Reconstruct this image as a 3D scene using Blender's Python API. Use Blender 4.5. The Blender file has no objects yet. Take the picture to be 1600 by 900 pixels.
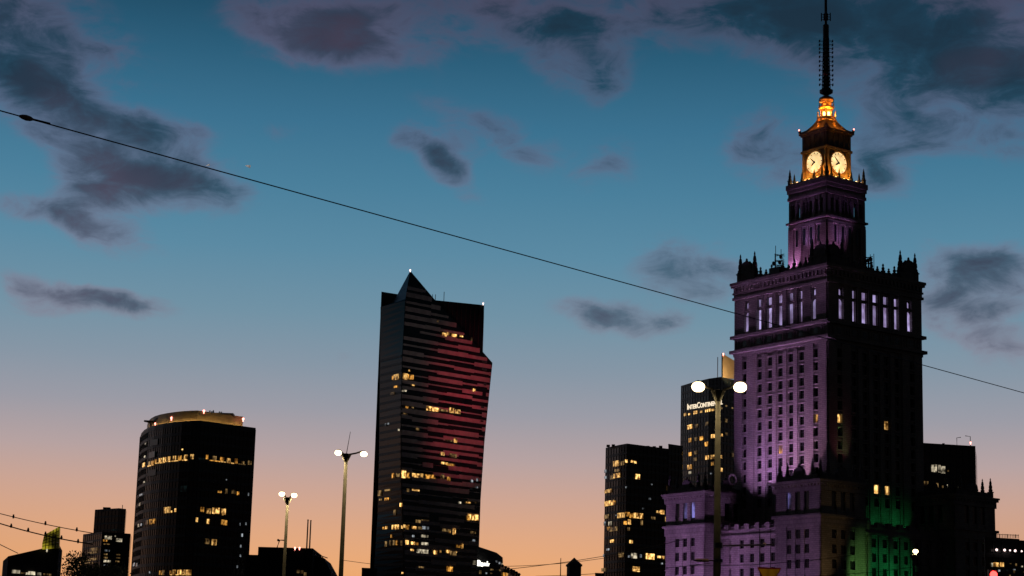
import bpy, bmesh, math, random
from mathutils import Vector, Matrix
random.seed(7)
S = bpy.context.scene
C = S.collection
PI = math.pi

# ------------------------------------------------------------------ camera
FPX = 3100.0                      # focal length in photograph pixels (1600 wide)
PITCH, ROLL = math.radians(11.67), math.radians(1.6)
CAM = Vector((0, 0, 1.7))
RM = Matrix.Rotation(PI/2 + PITCH, 3, 'X') @ Matrix.Rotation(ROLL, 3, 'Z')
cd = bpy.data.cameras.new('camera'); cam = bpy.data.objects.new('camera', cd); C.objects.link(cam)
cam.matrix_world = Matrix.Translation(CAM) @ RM.to_4x4()
cd.sensor_width = 36; cd.lens = 36*FPX/1600; cd.clip_start = .5; cd.clip_end = 90000
S.camera = cam
S.render.resolution_x, S.render.resolution_y = 1024, 576
S.view_settings.view_transform = 'Standard'; S.view_settings.look = 'None'
S.view_settings.exposure = 0; S.view_settings.gamma = 1
S.render.engine = 'CYCLES'
S.cycles.sample_clamp_indirect = 2.0
S.cycles.max_bounces = 5; S.cycles.diffuse_bounces = 3; S.cycles.glossy_bounces = 2
S.cycles.caustics_reflective = False; S.cycles.caustics_refractive = False

def ray(px, py):
    return RM @ Vector(((px-800)/FPX, -(py-450)/FPX, -1))
def P(px, py, Y):
    d = ray(px, py); return CAM + d*(Y/d.y)
def proj(p):
    v = RM.transposed() @ (Vector(p)-CAM)
    return 800+FPX*v.x/-v.z, 450-FPX*v.y/-v.z
def zat(x, y, py):
    a, b = -400., 1500.
    for _ in range(50):
        m = (a+b)/2
        if proj((x, y, m))[1] > py: a = m
        else: b = m
    return (a+b)/2
def lin(r, g, b):
    f = lambda c: (c/12.92 if c <= .04045 else ((c+.055)/1.055)**2.4)
    return (f(r/255), f(g/255), f(b/255), 1)

# ------------------------------------------------------------------ sky
W = bpy.data.worlds.new('World'); S.world = W; W.use_nodes = True
wt = W.node_tree; wt.nodes.clear()
def wn(t, **k):
    n = wt.nodes.new(t)
    for a, v in k.items(): setattr(n, a, v)
    return n
def wl(a, b): wt.links.new(a, b)
def wmath(op, a, b=None, c=None, clamp=False):
    n = wn('ShaderNodeMath', operation=op, use_clamp=clamp)
    for i, v in enumerate((a, b, c)):
        if v is None: continue
        if isinstance(v, (int, float)): n.inputs[i].default_value = v
        else: wl(v, n.inputs[i])
    return n.outputs[0]
def wmap(v, f0, f1, t0=0., t1=1., smooth=True):
    n = wn('ShaderNodeMapRange', interpolation_type='SMOOTHSTEP' if smooth else 'LINEAR')
    wl(v, n.inputs['Value'])
    for nm, x in (('From Min', f0), ('From Max', f1), ('To Min', t0), ('To Max', t1)): n.inputs[nm].default_value = x
    return n.outputs['Result']
def wmix(f, a, b):
    n = wn('ShaderNodeMix', data_type='RGBA')
    if isinstance(f, float): n.inputs[0].default_value = f
    else: wl(f, n.inputs[0])
    for i, v in ((6, a), (7, b)):
        if isinstance(v, tuple): n.inputs[i].default_value = v
        else: wl(v, n.inputs[i])
    return n.outputs[2]
tc = wn('ShaderNodeTexCoord'); nrm = wn('ShaderNodeVectorMath', operation='NORMALIZE'); wl(tc.outputs['Generated'], nrm.inputs[0])
sx = wn('ShaderNodeSeparateXYZ'); wl(nrm.outputs[0], sx.inputs[0])
az = wmath('ARCTAN2', sx.outputs[0], sx.outputs[1]); el = wmath('ARCSINE', sx.outputs[2])
def azel(px, py):
    d = ray(px, py).normalized(); return math.atan2(d.x, d.y), math.asin(d.z)
ramp = wn('ShaderNodeValToRGB')
stops = [(1500, (66, 50, 46)), (1110, (146, 94, 62)), (980, (220, 146, 86)), (900, (235, 169, 114)), (840, (222, 167, 130)), (780, (204, 164, 146)), (720, (181, 161, 160)),
         (650, (154, 154, 164)), (580, (133, 149, 164)), (500, (112, 145, 164)), (400, (90, 137, 162)), (300, (73, 126, 154)),
         (200, (58, 112, 142)), (100, (43, 94, 122)), (0, (28, 72, 97)), (-250, (20, 54, 80)), (-900, (10, 28, 46))]
E0, E1 = -.15, .6
cr = ramp.color_ramp
for i, (y, col) in enumerate(stops):
    e = azel(800, y)[1]; pos = min(1, max(0, (e-E0)/(E1-E0)))
    if i < 2: s_ = cr.elements[i]; s_.position = pos
    else: s_ = cr.elements.new(pos)
    s_.color = lin(*col)
wl(wmap(el, E0, E1, 0, 1, False), ramp.inputs[0])
# the sunset lies a little left of the view's middle; the sky dims smoothly away from it
SUNAZ = math.radians(-3)
dotaz = wmath('COSINE', wmath('SUBTRACT', az, SUNAZ))
dim = wmap(dotaz, -.3, 1.0, .075, 1.02)
warmfall = wmap(wmath('ABSOLUTE', wmath('SUBTRACT', az, SUNAZ)), .05, .5, 0., .75)
skyc = wmix(wmath('MULTIPLY', warmfall, wmap(el, .12, .02)), ramp.outputs[0], lin(120, 105, 108))
# clouds: soft patches, broken up by noise
n1 = wn('ShaderNodeTexNoise'); n1.inputs['Scale'].default_value = 11; n1.inputs['Detail'].default_value = 6; n1.inputs['Roughness'].default_value = .55
wl(nrm.outputs[0], n1.inputs['Vector'])
n2 = wn('ShaderNodeTexNoise'); n2.inputs['Scale'].default_value = 17; n2.inputs['Detail'].default_value = 8; n2.inputs['Roughness'].default_value = .6
st = wn('ShaderNodeVectorMath', operation='MULTIPLY'); st.inputs[1].default_value = (1, 1, 2.1); wl(nrm.outputs[0], st.inputs[0]); wl(st.outputs[0], n2.inputs['Vector'])
uv = wn('ShaderNodeCombineXYZ'); wl(az, uv.inputs[0]); wl(el, uv.inputs[1])
dsp = wn('ShaderNodeVectorMath', operation='SUBTRACT'); wl(n1.outputs['Color'], dsp.inputs[0]); dsp.inputs[1].default_value = (.5, .5, .5)
dsc = wn('ShaderNodeVectorMath', operation='MULTIPLY'); wl(dsp.outputs[0], dsc.inputs[0]); dsc.inputs[1].default_value = (.05, .03, 0)
uvd = wn('ShaderNodeVectorMath', operation='ADD'); wl(uv.outputs[0], uvd.inputs[0]); wl(dsc.outputs[0], uvd.inputs[1])
blobs = [(60, 80, 230, 120, 20, .8), (120, 175, 230, 62, 18, .9), (260, 208, 130, 32, 10, .6), (10, 30, 150, 100, 0, .6), (465, 30, 150, 75, 8, 1.),
         (520, 75, 95, 50, 0, .7), (640, 40, 150, 80, -5, .7), (750, 25, 100, 45, 10, .55), (885, 60, 120, 70, 32, 1.), (950, 112, 60, 45, 30, .6),
         (1070, 20, 250, 70, 0, .95), (1240, 25, 150, 65, 0, .7), (1450, 60, 290, 120, 6, 1.45), (1570, 120, 140, 65, 20, .8), (1490, 200, 150, 38, 14, .75),
         (1205, 240, 105, 58, 0, 1.), (1392, 268, 80, 58, 35, .85), (1420, 215, 80, 75, 0, .4), (1560, 430, 120, 64, 4, 1.5), (1535, 506, 125, 46, 18, 1.),
         (1075, 430, 125, 55, 8, .95), (952, 500, 95, 34, 6, 1.4), (1052, 508, 42, 17, 0, .7), (690, 238, 80, 40, 12, 1.05), (705, 275, 95, 32, 25, .8),
         (800, 218, 120, 42, 18, .7), (950, 255, 65, 50, -40, .65), (160, 285, 95, 52, 12, 1.35), (288, 296, 110, 50, 0, 1.5), (158, 360, 115, 34, 8, 1.4),
         (95, 326, 55, 30, 20, .65), (20, 327, 70, 30, 8, .65), (195, 475, 100, 25, 3, 1.35), (60, 455, 100, 32, 4, .9), (430, 206, 55, 25, 0, .45),
         (835, 657, 60, 11, 0, .3), (540, 566, 30, 14, 0, .35), (40, 485, 70, 18, 0, .35), (680, 160, 60, 35, 0, .25)]
acc = None
for (bx_, by_, rx, ry, rot, amp) in blobs:
    u, v = azel(bx_, by_)
    m = wn('ShaderNodeMapping', vector_type='TEXTURE')
    m.inputs['Location'].default_value = (u, v, 0); m.inputs['Rotation'].default_value = (0, 0, -math.radians(rot+1.6)); m.inputs['Scale'].default_value = (rx/FPX, ry/FPX, 1)
    wl(uvd.outputs[0], m.inputs['Vector'])
    ln = wn('ShaderNodeVectorMath', operation='LENGTH'); wl(m.outputs[0], ln.inputs[0])
    val = wmap(ln.outputs['Value'], 1.45, 0., 0., amp)
    acc = val if acc is None else wmath('MAXIMUM', acc, val) if False else wmath('ADD', acc, val)
# beyond the view the broken cloud simply goes on
n3 = wn('ShaderNodeTexNoise'); n3.inputs['Scale'].default_value = 5; n3.inputs['Detail'].default_value = 5; wl(st.outputs[0], n3.inputs['Vector'])
outside = wmath('MAXIMUM', wmap(wmath('ABSOLUTE', az), .27, .4), wmap(el, .37, .5))
acc = wmath('ADD', acc, wmath('MULTIPLY', outside, wmap(n3.outputs[0], .48, .75)))
n4 = wn('ShaderNodeTexNoise'); n4.inputs['Scale'].default_value = 34; n4.inputs['Detail'].default_value = 9; n4.inputs['Roughness'].default_value = .62; n4.inputs['Distortion'].default_value = .6
wl(st.outputs[0], n4.inputs['Vector'])
frag = wmath('ADD', wmath('MULTIPLY_ADD', n4.outputs[0], 1.9, -.95), wmath('MULTIPLY_ADD', n2.outputs[0], 1.3, -.65))
dens = wmath('MULTIPLY', wmath('ADD', wmath('ADD', acc, -.12), frag), wmap(acc, .02, .45))
dens = wmap(dens, -.1, 1.75)
hi = wmap(el, .14, .30)
core = wmix(hi, lin(74, 74, 95), lin(28, 46, 62))
edge = wmix(hi, lin(150, 112, 130), lin(122, 88, 112))
n5 = wn('ShaderNodeTexNoise'); n5.inputs['Scale'].default_value = 9; n5.inputs['Detail'].default_value = 3; wl(nrm.outputs[0], n5.inputs['Vector'])
cloudc = wmix(wmath('ADD', wmap(dens, .1, .85), wmath('MULTIPLY_ADD', n5.outputs[0], 1.2, -.6), clamp=True), edge, core)
skyc = wmix(wmath('MULTIPLY', wmath('POWER', dens, 1.0), .93), skyc, cloudc)
vm = wn('ShaderNodeVectorMath', operation='SCALE'); wl(skyc, vm.inputs[0]); wl(dim, vm.inputs['Scale'])
bg = wn('ShaderNodeBackground'); wl(vm.outputs[0], bg.inputs[0]); bg.inputs[1].default_value = 1.0
wo = wn('ShaderNodeOutputWorld'); wl(bg.outputs[0], wo.inputs[0])
# the sun has set: it still reaches the high air but no longer the city
sl = bpy.data.lights.new('sun', 'SUN'); sl.energy = 2.0; sl.angle = math.radians(.5); sl.color = (1, .93, .85)
so = bpy.data.objects.new('sun', sl); C.objects.link(so)
sd = Vector((math.sin(SUNAZ), math.cos(SUNAZ), math.tan(math.radians(-3)))).normalized()
so.rotation_euler = sd.to_track_quat('Z', 'Y').to_euler()

# ------------------------------------------------------------------ materials
M = {}
def mat(name, col, rough=.6, metal=0., noise=0., nscale=1., emit=None, estr=0., bump=0., spec=.5):
    m = bpy.data.materials.new(name); m.use_nodes = True; t = m.node_tree
    b = t.nodes['Principled BSDF']; b.inputs['Base Color'].default_value = (*col[:3], 1)
    b.inputs['Roughness'].default_value = rough; b.inputs['Metallic'].default_value = metal
    b.inputs['Specular IOR Level'].default_value = spec
    if noise or bump:
        c = t.nodes.new('ShaderNodeTexCoord'); n = t.nodes.new('ShaderNodeTexNoise')
        n.inputs['Scale'].default_value = nscale; n.inputs['Detail'].default_value = 6
        t.links.new(c.outputs['Object'], n.inputs['Vector'])
        r = t.nodes.new('ShaderNodeMapRange'); r.inputs[1].default_value = .3; r.inputs[2].default_value = .7
        r.inputs[3].default_value = 1-noise; r.inputs[4].default_value = 1+noise*.6
        t.links.new(n.outputs[0], r.inputs[0])
        s = t.nodes.new('ShaderNodeVectorMath'); s.operation = 'SCALE'; s.inputs[0].default_value = col[:3]
        t.links.new(r.outputs[0], s.inputs['Scale']); t.links.new(s.outputs[0], b.inputs['Base Color'])
        if bump:
            bp = t.nodes.new('ShaderNodeBump'); bp.inputs['Strength'].default_value = bump; bp.inputs['Distance'].default_value = .1
            t.links.new(n.outputs[0], bp.inputs['Height']); t.links.new(bp.outputs[0], b.inputs['Normal'])
    if emit:
        b.inputs['Emission Color'].default_value = (*emit[:3], 1); b.inputs['Emission Strength'].default_value = estr
    M[name] = m; return m
def room_mat(name, c1, c2, strength, scale=(.8, .8, .5), rnd=.7, lo=.38, hi_=.62, floor=.08):
    """a lit room behind its pane: uneven, brighter near its lamps, different from room to room"""
    m = bpy.data.materials.new(name); m.use_nodes = True; t = m.node_tree; b = t.nodes['Principled BSDF']
    b.inputs['Base Color'].default_value = (.02, .02, .02, 1); b.inputs['Roughness'].default_value = .3
    c = t.nodes.new('ShaderNodeTexCoord'); oi = t.nodes.new('ShaderNodeObjectInfo')
    mp = t.nodes.new('ShaderNodeMapping'); mp.inputs['Scale'].default_value = scale; t.links.new(c.outputs['Object'], mp.inputs[0])
    n = t.nodes.new('ShaderNodeTexNoise'); n.noise_dimensions = '4D'; n.inputs['Scale'].default_value = 1; n.inputs['Detail'].default_value = 2
    t.links.new(mp.outputs[0], n.inputs['Vector'])
    w_ = t.nodes.new('ShaderNodeMath'); w_.operation = 'MULTIPLY'; w_.inputs[1].default_value = 91; t.links.new(oi.outputs['Random'], w_.inputs[0]); t.links.new(w_.outputs[0], n.inputs['W'])
    r = t.nodes.new('ShaderNodeMapRange'); r.inputs[1].default_value = lo; r.inputs[2].default_value = hi_; r.inputs[3].default_value = floor; r.inputs[4].default_value = 1
    t.links.new(n.outputs[0], r.inputs[0])
    r2 = t.nodes.new('ShaderNodeMapRange'); r2.inputs[3].default_value = strength*(1-rnd); r2.inputs[4].default_value = strength
    t.links.new(oi.outputs['Random'], r2.inputs[0])
    mu = t.nodes.new('ShaderNodeMath'); mu.operation = 'MULTIPLY'; t.links.new(r.outputs[0], mu.inputs[0]); t.links.new(r2.outputs[0], mu.inputs[1])
    mx = t.nodes.new('ShaderNodeMix'); mx.data_type = 'RGBA'; mx.inputs[6].default_value = (*c1, 1); mx.inputs[7].default_value = (*c2, 1); t.links.new(r.outputs[0], mx.inputs[0])
    t.links.new(mx.outputs[2], b.inputs['Emission Color']); t.links.new(mu.outputs[0], b.inputs['Emission Strength'])
    M[name] = m; return m
def stone_mat(name, col, var=.35, course=.55):
    """ashlar: faint courses and upright joints, blotchy soot"""
    m = bpy.data.materials.new(name); m.use_nodes = True; t = m.node_tree; b = t.nodes['Principled BSDF']; b.inputs['Roughness'].default_value = .85
    b.inputs['Specular IOR Level'].default_value = .2
    c = t.nodes.new('ShaderNodeTexCoord'); sp = t.nodes.new('ShaderNodeSeparateXYZ'); t.links.new(c.outputs['Object'], sp.inputs[0])
    ad = t.nodes.new('ShaderNodeMath'); t.links.new(sp.outputs[0], ad.inputs[0]); t.links.new(sp.outputs[1], ad.inputs[1])
    cb = t.nodes.new('ShaderNodeCombineXYZ'); t.links.new(ad.outputs[0], cb.inputs[0]); t.links.new(sp.outputs[2], cb.inputs[1])
    bk = t.nodes.new('ShaderNodeTexBrick'); t.links.new(cb.outputs[0], bk.inputs['Vector'])
    bk.inputs['Color1'].default_value = (*[x*1.08 for x in col], 1); bk.inputs['Color2'].default_value = (*[x*.86 for x in col], 1); bk.inputs['Mortar'].default_value = (*[x*.45 for x in col], 1)
    bk.inputs['Scale'].default_value = 1; bk.inputs['Brick Width'].default_value = 1.5; bk.inputs['Row Height'].default_value = course; bk.inputs['Mortar Size'].default_value = .045
    n = t.nodes.new('ShaderNodeTexNoise'); n.inputs['Scale'].default_value = .22; n.inputs['Detail'].default_value = 7
    mp = t.nodes.new('ShaderNodeMapping'); mp.inputs['Scale'].default_value = (1, 1, .35); t.links.new(c.outputs['Object'], mp.inputs[0]); t.links.new(mp.outputs[0], n.inputs['Vector'])
    r = t.nodes.new('ShaderNodeMapRange'); r.inputs[1].default_value = .3; r.inputs[2].default_value = .7; r.inputs[3].default_value = 1-var; r.inputs[4].default_value = 1.1
    t.links.new(n.outputs[0], r.inputs[0])
    s = t.nodes.new('ShaderNodeVectorMath'); s.operation = 'SCALE'; t.links.new(bk.outputs[0], s.inputs[0]); t.links.new(r.outputs[0], s.inputs['Scale']); t.links.new(s.outputs[0], b.inputs['Base Color'])
    bp = t.nodes.new('ShaderNodeBump'); bp.inputs['Strength'].default_value = .4; bp.inputs['Distance'].default_value = .06
    t.links.new(bk.outputs['Fac'], bp.inputs['Height']); bp.invert = True; t.links.new(bp.outputs[0], b.inputs['Normal'])
    M[name] = m; return m
stone_mat('stone', (.30, .27, .24))
stone_mat('stone_plain', (.27, .245, .22), .3, 1.1)
mat('sooty_stone', (.13, .12, .115), .9, noise=.4, nscale=.5)
mat('dark_glass', (.012, .015, .018), .12, noise=.5, nscale=.3, spec=.5)
mat('night_pane', (.012, .012, .014), .25, spec=.4)
mat('glass_wall', (.008, .014, .017), .2, noise=.5, nscale=.12, spec=.28)
mat('band', (.011, .015, .017), .45, noise=.3, nscale=.4)
mat('band_light', (.05, .055, .06), .5, noise=.3, nscale=.4)
mat('dark_metal', (.025, .025, .027), .55, metal=.3, noise=.25, nscale=3)
mat('pole_paint', (.05, .048, .04), .8, noise=.25, nscale=5, spec=.08)
mat('cable', (.015, .015, .016), .6, noise=.2, nscale=3)
mat('roof_dark', (.018, .018, .02), .95, noise=.4, nscale=.5)
mat('panel_pale', (.42, .36, .35), .4, noise=.22, nscale=.35)
mat('gold_stone', (.42, .32, .17), .7, noise=.35, nscale=.8)
mat('gold_metal', (.55, .34, .12), .4, metal=.55, noise=.3, nscale=1.2)
mat('crown_panel', (.50, .42, .28), .5, noise=.15, nscale=.4)
mat('copper_roof', (.15, .10, .06), .6, noise=.4, nscale=.7)
mat('asphalt', (.045, .045, .047), .9, noise=.3, nscale=.4, bump=.1)
mat('bark', (.06, .045, .03), .9, noise=.4, nscale=5)
mat('leaf', (.035, .05, .02), .7, noise=.4, nscale=3)
mat('sign_yellow', (.75, .42, .02), .5, noise=.1, nscale=5)
mat('sign_red', (.30, .02, .02), .5, noise=.1, nscale=5)
mat('ceramic', (.30, .20, .12), .25, noise=.3, nscale=8)
mat('vapour', (.9, .9, .9), 1., noise=.1, nscale=.02)
t_ = M['vapour'].node_tree; tb_ = t_.nodes.new('ShaderNodeBsdfTranslucent'); tb_.inputs[0].default_value = (.9, .9, .9, 1)
t_.links.new(tb_.outputs[0], t_.nodes['Material Output'].inputs[0])
mat('hand_black', (.02, .015, .012), .5, noise=.2, nscale=3)
room_mat('room_warm', (.45, .17, .02), (1, .58, .18), 2.6)
room_mat('room_amber', (.40, .14, .015), (1, .46, .08), 1.5)
room_mat('room_dim', (.25, .12, .03), (.9, .55, .2), .45)
room_mat('room_white', (.5, .42, .28), (1, .86, .6), 1.3)
room_mat('room_cool', (.3, .35, .4), (.8, .88, .95), .6)
room_mat('room_teal', (.02, .06, .06), (.08, .2, .2), .05)
room_mat('loggia_glow', (.30, .16, .34), (.62, .52, .98), .95, scale=(.4, .4, .25), rnd=.6, lo=.3, hi_=.65, floor=.25)
room_mat('room_violet', (.12, .07, .22), (.3, .28, .8), .7, scale=(.4, .4, .3), rnd=.5)
mat('lamp_glow', (.9, .8, .6), .4, emit=(1, .74, .40), estr=9, noise=.05, nscale=2)
mat('lamp_orange', (.9, .7, .4), .4, emit=(1, .52, .15), estr=7, noise=.05, nscale=2)
mat('lamp_trough', (.9, .8, .5), .4, emit=(1, .58, .18), estr=10, noise=.05, nscale=2)
mat('beacon_red', (.5, .1, .08), .4, emit=(1, .28, .22), estr=5, noise=.05, nscale=2)
mat('beacon_white', (.7, .6, .6), .4, emit=(1, .74, .70), estr=2.2, noise=.05, nscale=2)
mat('signal_red', (.6, .03, .03), .4, emit=(1, .035, .03), estr=7, noise=.05, nscale=2)
mat('sign_glow', (.8, .75, .65), .4, emit=(1, .82, .58), estr=1.1, noise=.05, nscale=2)
mat('sign_white', (.8, .8, .75), .4, emit=(1, .95, .82), estr=2.4, noise=.05, nscale=2)
t_ = M['lamp_glow'].node_tree; c_ = t_.nodes.new('ShaderNodeTexCoord'); x_ = t_.nodes.new('ShaderNodeSeparateXYZ'); t_.links.new(c_.outputs['Generated'], x_.inputs[0])
r_ = t_.nodes.new('ShaderNodeFloatCurve'); cv = r_.mapping.curves[0]; cv.points[0].location = (0, .12); cv.points[1].location = (1, .1); cv.points.new(.45, 1.); r_.mapping.update()
t_.links.new(x_.outputs[2], r_.inputs['Value']); m_ = t_.nodes.new('ShaderNodeMath'); m_.operation = 'MULTIPLY'; m_.inputs[1].default_value = 9; t_.links.new(r_.outputs[0], m_.inputs[0])
t_.links.new(m_.outputs[0], t_.nodes['Principled BSDF'].inputs['Emission Strength'])   # brightest round the bulb
# floodlight from below is put into the dial's own glow, uneven by noise
def dial_mat():
    m = mat('dial', (.7, .6, .4), .5, emit=(1, .72, .34), estr=1.5); t = m.node_tree; b = t.nodes['Principled BSDF']
    c = t.nodes.new('ShaderNodeTexCoord'); n = t.nodes.new('ShaderNodeTexNoise'); n.inputs['Scale'].default_value = .6; n.inputs['Detail'].default_value = 4
    t.links.new(c.outputs['Object'], n.inputs[0]); r = t.nodes.new('ShaderNodeMapRange'); r.inputs[1].default_value = .3; r.inputs[2].default_value = .7; r.inputs[3].default_value = .55; r.inputs[4].default_value = 1.5
    t.links.new(n.outputs[0], r.inputs[0]); t.links.new(r.outputs[0], b.inputs['Emission Strength'])
dial_mat()

# ------------------------------------------------------------------ mesh helpers
class MB:
    def __init__(s): s.v = []; s.f = []
    def add(s, vs, fs):
        o = len(s.v); s.v += [tuple(v) for v in vs]; s.f += [tuple(i+o for i in f) for f in fs]; return s
    def box(s, x0, x1, y0, y1, z0, z1):
        x0, x1 = min(x0, x1), max(x0, x1); y0, y1 = min(y0, y1), max(y0, y1); z0, z1 = min(z0, z1), max(z0, z1)
        return s.add([(x, y, z) for z in (z0, z1) for x, y in ((x0, y0), (x1, y0), (x1, y1), (x0, y1))],
                     [(3, 2, 1, 0), (4, 5, 6, 7), (0, 1, 5, 4), (1, 2, 6, 5), (2, 3, 7, 6), (3, 0, 4, 7)])
    def prism(s, pts, z0, z1):
        n = len(pts); zt = z1 if isinstance(z1, (list, tuple)) else [z1]*n
        a = sum(pts[i][0]*pts[(i+1) % n][1]-pts[(i+1) % n][0]*pts[i][1] for i in range(n))
        if a < 0: pts = pts[::-1]; zt = list(zt)[::-1]
        return s.add([(p[0], p[1], z0) for p in pts]+[(p[0], p[1], z) for p, z in zip(pts, zt)],
                     [tuple(range(n))[::-1], tuple(range(n, 2*n))]+[(i, (i+1) % n, n+(i+1) % n, n+i) for i in range(n)])
    def lathe(s, prof, n=10, c=(0, 0), rot=0.):
        """prof: (radius, z) from the bottom up"""
        vs = []; fs = []
        for r, z in prof:
            vs += [(c[0]+r*math.cos(rot+2*PI*i/n), c[1]+r*math.sin(rot+2*PI*i/n), z) for i in range(n)]
        for k in range(len(prof)-1):
            fs += [(k*n+i, k*n+(i+1) % n, (k+1)*n+(i+1) % n, (k+1)*n+i) for i in range(n)]
        fs += [tuple(range(n))[::-1], tuple((len(prof)-1)*n+i for i in range(n))]
        return s.add(vs, fs)
    def tube(s, pts, r, n=6):
        pts = [Vector(p) for p in pts]; rs = r if isinstance(r, (list, tuple)) else [r]*len(pts); vs = []; fs = []
        for k, p in enumerate(pts):
            d = (pts[min(k+1, len(pts)-1)]-pts[max(k-1, 0)]).normalized()
            u = d.cross(Vector((0, 0, 1)) if abs(d.z) < .95 else Vector((1, 0, 0))).normalized(); w = d.cross(u)
            vs += [p+(u*math.cos(2*PI*i/n)+w*math.sin(2*PI*i/n))*rs[k] for i in range(n)]
        for k in range(len(pts)-1):
            fs += [(k*n+i, (k+1)*n+i, (k+1)*n+(i+1) % n, k*n+(i+1) % n) for i in range(n)]
        fs += [tuple(range(n)), tuple((len(pts)-1)*n+i for i in range(n))[::-1]]
        return s.add(vs, fs)
    def ball(s, c, rx, ry=None, rz=None, n=10, m=6):
        ry = ry or rx; rz = rz or rx; vs = []; fs = []
        for j in range(m+1):
            t = PI*(j+.02*(j == 0)-.02*(j == m))/m
            vs += [(c[0]+rx*math.sin(t)*math.cos(2*PI*i/n), c[1]+ry*math.sin(t)*math.sin(2*PI*i/n), c[2]-rz*math.cos(t)) for i in range(n)]
        for j in range(m): fs += [(j*n+i, j*n+(i+1) % n, (j+1)*n+(i+1) % n, (j+1)*n+i) for i in range(n)]
        return s.add(vs, fs)
    def mesh(s, name, material, smooth=False):
        me = bpy.data.meshes.new(name); me.from_pydata(s.v, [], s.f); me.materials.append(M[material])
        if smooth: me.polygons.foreach_set('use_smooth', [True]*len(me.polygons))
        me.update(); return me
    def build(s, name, material, parent=None, kind=None, smooth=False):
        return obj(name, s.mesh(name, material, smooth), parent, kind)
def obj(name, me, parent=None, kind=None, loc=None, rz=None):
    o = bpy.data.objects.new(name, me); C.objects.link(o)
    if parent: o.parent = parent
    if kind: o['kind'] = kind
    if loc is not None: o.location = loc
    if rz is not None: o.rotation_euler = (0, 0, rz)
    return o
def tag(o, label, cat, group=None):
    o['label'] = label; o['category'] = cat
    if group: o['group'] = group
    return o
def thing(name, label, cat, loc=(0, 0, 0), rz=0., group=None):
    o = obj(name, None, loc=loc, rz=rz); o.empty_display_size = 1; return tag(o, label, cat, group)
def light(name, kind, loc, power, color, target=None, size=.5, cone=60, blend=.6, parent=None):
    l = bpy.data.lights.new(name, kind); l.energy = power; l.color = color
    if kind == 'SPOT': l.spot_size = math.radians(cone); l.spot_blend = blend
    l.shadow_soft_size = size
    o = bpy.data.objects.new(name, l); C.objects.link(o); o.location = loc
    if target is not None: o.rotation_euler = (Vector(target)-Vector(loc)).to_track_quat('-Z', 'Y').to_euler()
    return o

# ------------------------------------------------------------------ ground
g = MB(); N = 48
g.add([(0, 0, 0)]+[(26000*math.cos(2*PI*i/N), 26000*math.sin(2*PI*i/N), 0) for i in range(N)], [(0, 1+i, 1+(i+1) % N) for i in range(N)])
g.build('ground', 'asphalt', kind='structure')

# ------------------------------------------------------------------ the stone skyscraper
YC = 585.
pc = P(1292.5, 450, YC); PX, PY = pc.x, pc.y
PHI = math.atan2(PX, PY); ALPHA = PI/4-PHI
pal = thing('stone_skyscraper', 'tall stepped stone skyscraper with lit clocks and needle spire, floodlit purple', 'skyscraper', (PX, PY, 0), ALPHA)
RA = Matrix.Rotation(ALPHA, 3, 'Z')
def PW(x, y, z): return Vector((PX, PY, 0))+RA @ Vector((x, y, z))
def pz(x, y, py):
    w = PW(x, y, 0); return zat(w.x, w.y, py)
def fpt(face, h, s, d):
    return {'L': (-h-d, s), 'R': (s, -h-d), 'B': (h+d, s), 'K': (s, h+d)}[face]
FROT = {'L': 0, 'R': PI/2, 'B': PI, 'K': -PI/2}
def fbox(mb, face, h, s0, s1, d0, d1, z0, z1, c=(0, 0)):
    a = fpt(face, h, s0, d0); b = fpt(face, h, s1, d1)
    mb.box(c[0]+a[0], c[0]+b[0], c[1]+a[1], c[1]+b[1], z0, z1)
def ring(mb, h, d, z0, z1, c=(0, 0)):
    mb.box(c[0]-h-d, c[0]+h+d, c[1]-h-d, c[1]+h+d, z0, z1)
def place(name, me, face, h, s, d, z, parent, c=(0, 0)):
    a = fpt(face, h, s, d); return obj(name, me, parent, loc=(c[0]+a[0], c[1]+a[1], z), rz=FROT[face])
FACES = 'LRBK'
H = 19.4
Z = lambda py, h=H: pz(-h, -h, py)
z_top, z_dent0, z_dent1 = Z(412), Z(428), Z(420)
z_log0, z_log1 = Z(499), Z(440)
z_b0, z_b1 = Z(533), Z(523)
colm = [-15., -8.85, -4.42, 0., 4.42, 8.85, 15.]
# window prototypes, facing local -X, pane at x=0
def pane_mesh(name, w, h, material, arch=False, bars=True, deep=.06):
    mb = MB()
    if arch:
        n = 8; r = w/2; pts = [(-r, -h/2), (r, -h/2)]+[(r*math.cos(PI*i/n), h/2-r+r*math.sin(PI*i/n)) for i in range(n+1)]
        mb.add([(-deep, p[0], p[1]) for p in pts], [tuple(range(len(pts)))[::-1]])
    else: mb.box(-deep, 0, -w/2, w/2, -h/2, h/2)
    return mb.mesh(name, material)
def bars_mesh(w, h):
    mb = MB(); mb.box(-.14, -.07, -.04, .04, -h/2, h/2); mb.box(-.13, -.07, -w/2, w/2, h*.12, h*.12+.08)
    for s in (-1, 1): mb.box(-.15, -.07, s*w/2-.05, s*w/2+.05, -h/2, h/2)
    return mb.mesh('window_bars', 'dark_metal')
WW, WH = 1.9, 2.5
me_win = pane_mesh('window', WW, WH, 'night_pane'); me_bars = bars_mesh(WW, WH)
me_winlit = pane_mesh('lit_window', WW, WH, 'room_warm')
me_sill = MB().box(-.82, -.5, -WW/2-.22, WW/2+.22, -WH/2-.42, -WH/2-.02).mesh('sill', 'stone_plain')
me_lintel = MB().box(-.86, -.5, -WW/2-.28, WW/2+.28, WH/2+.02, WH/2+.36).mesh('lintel', 'stone_plain')
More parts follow.
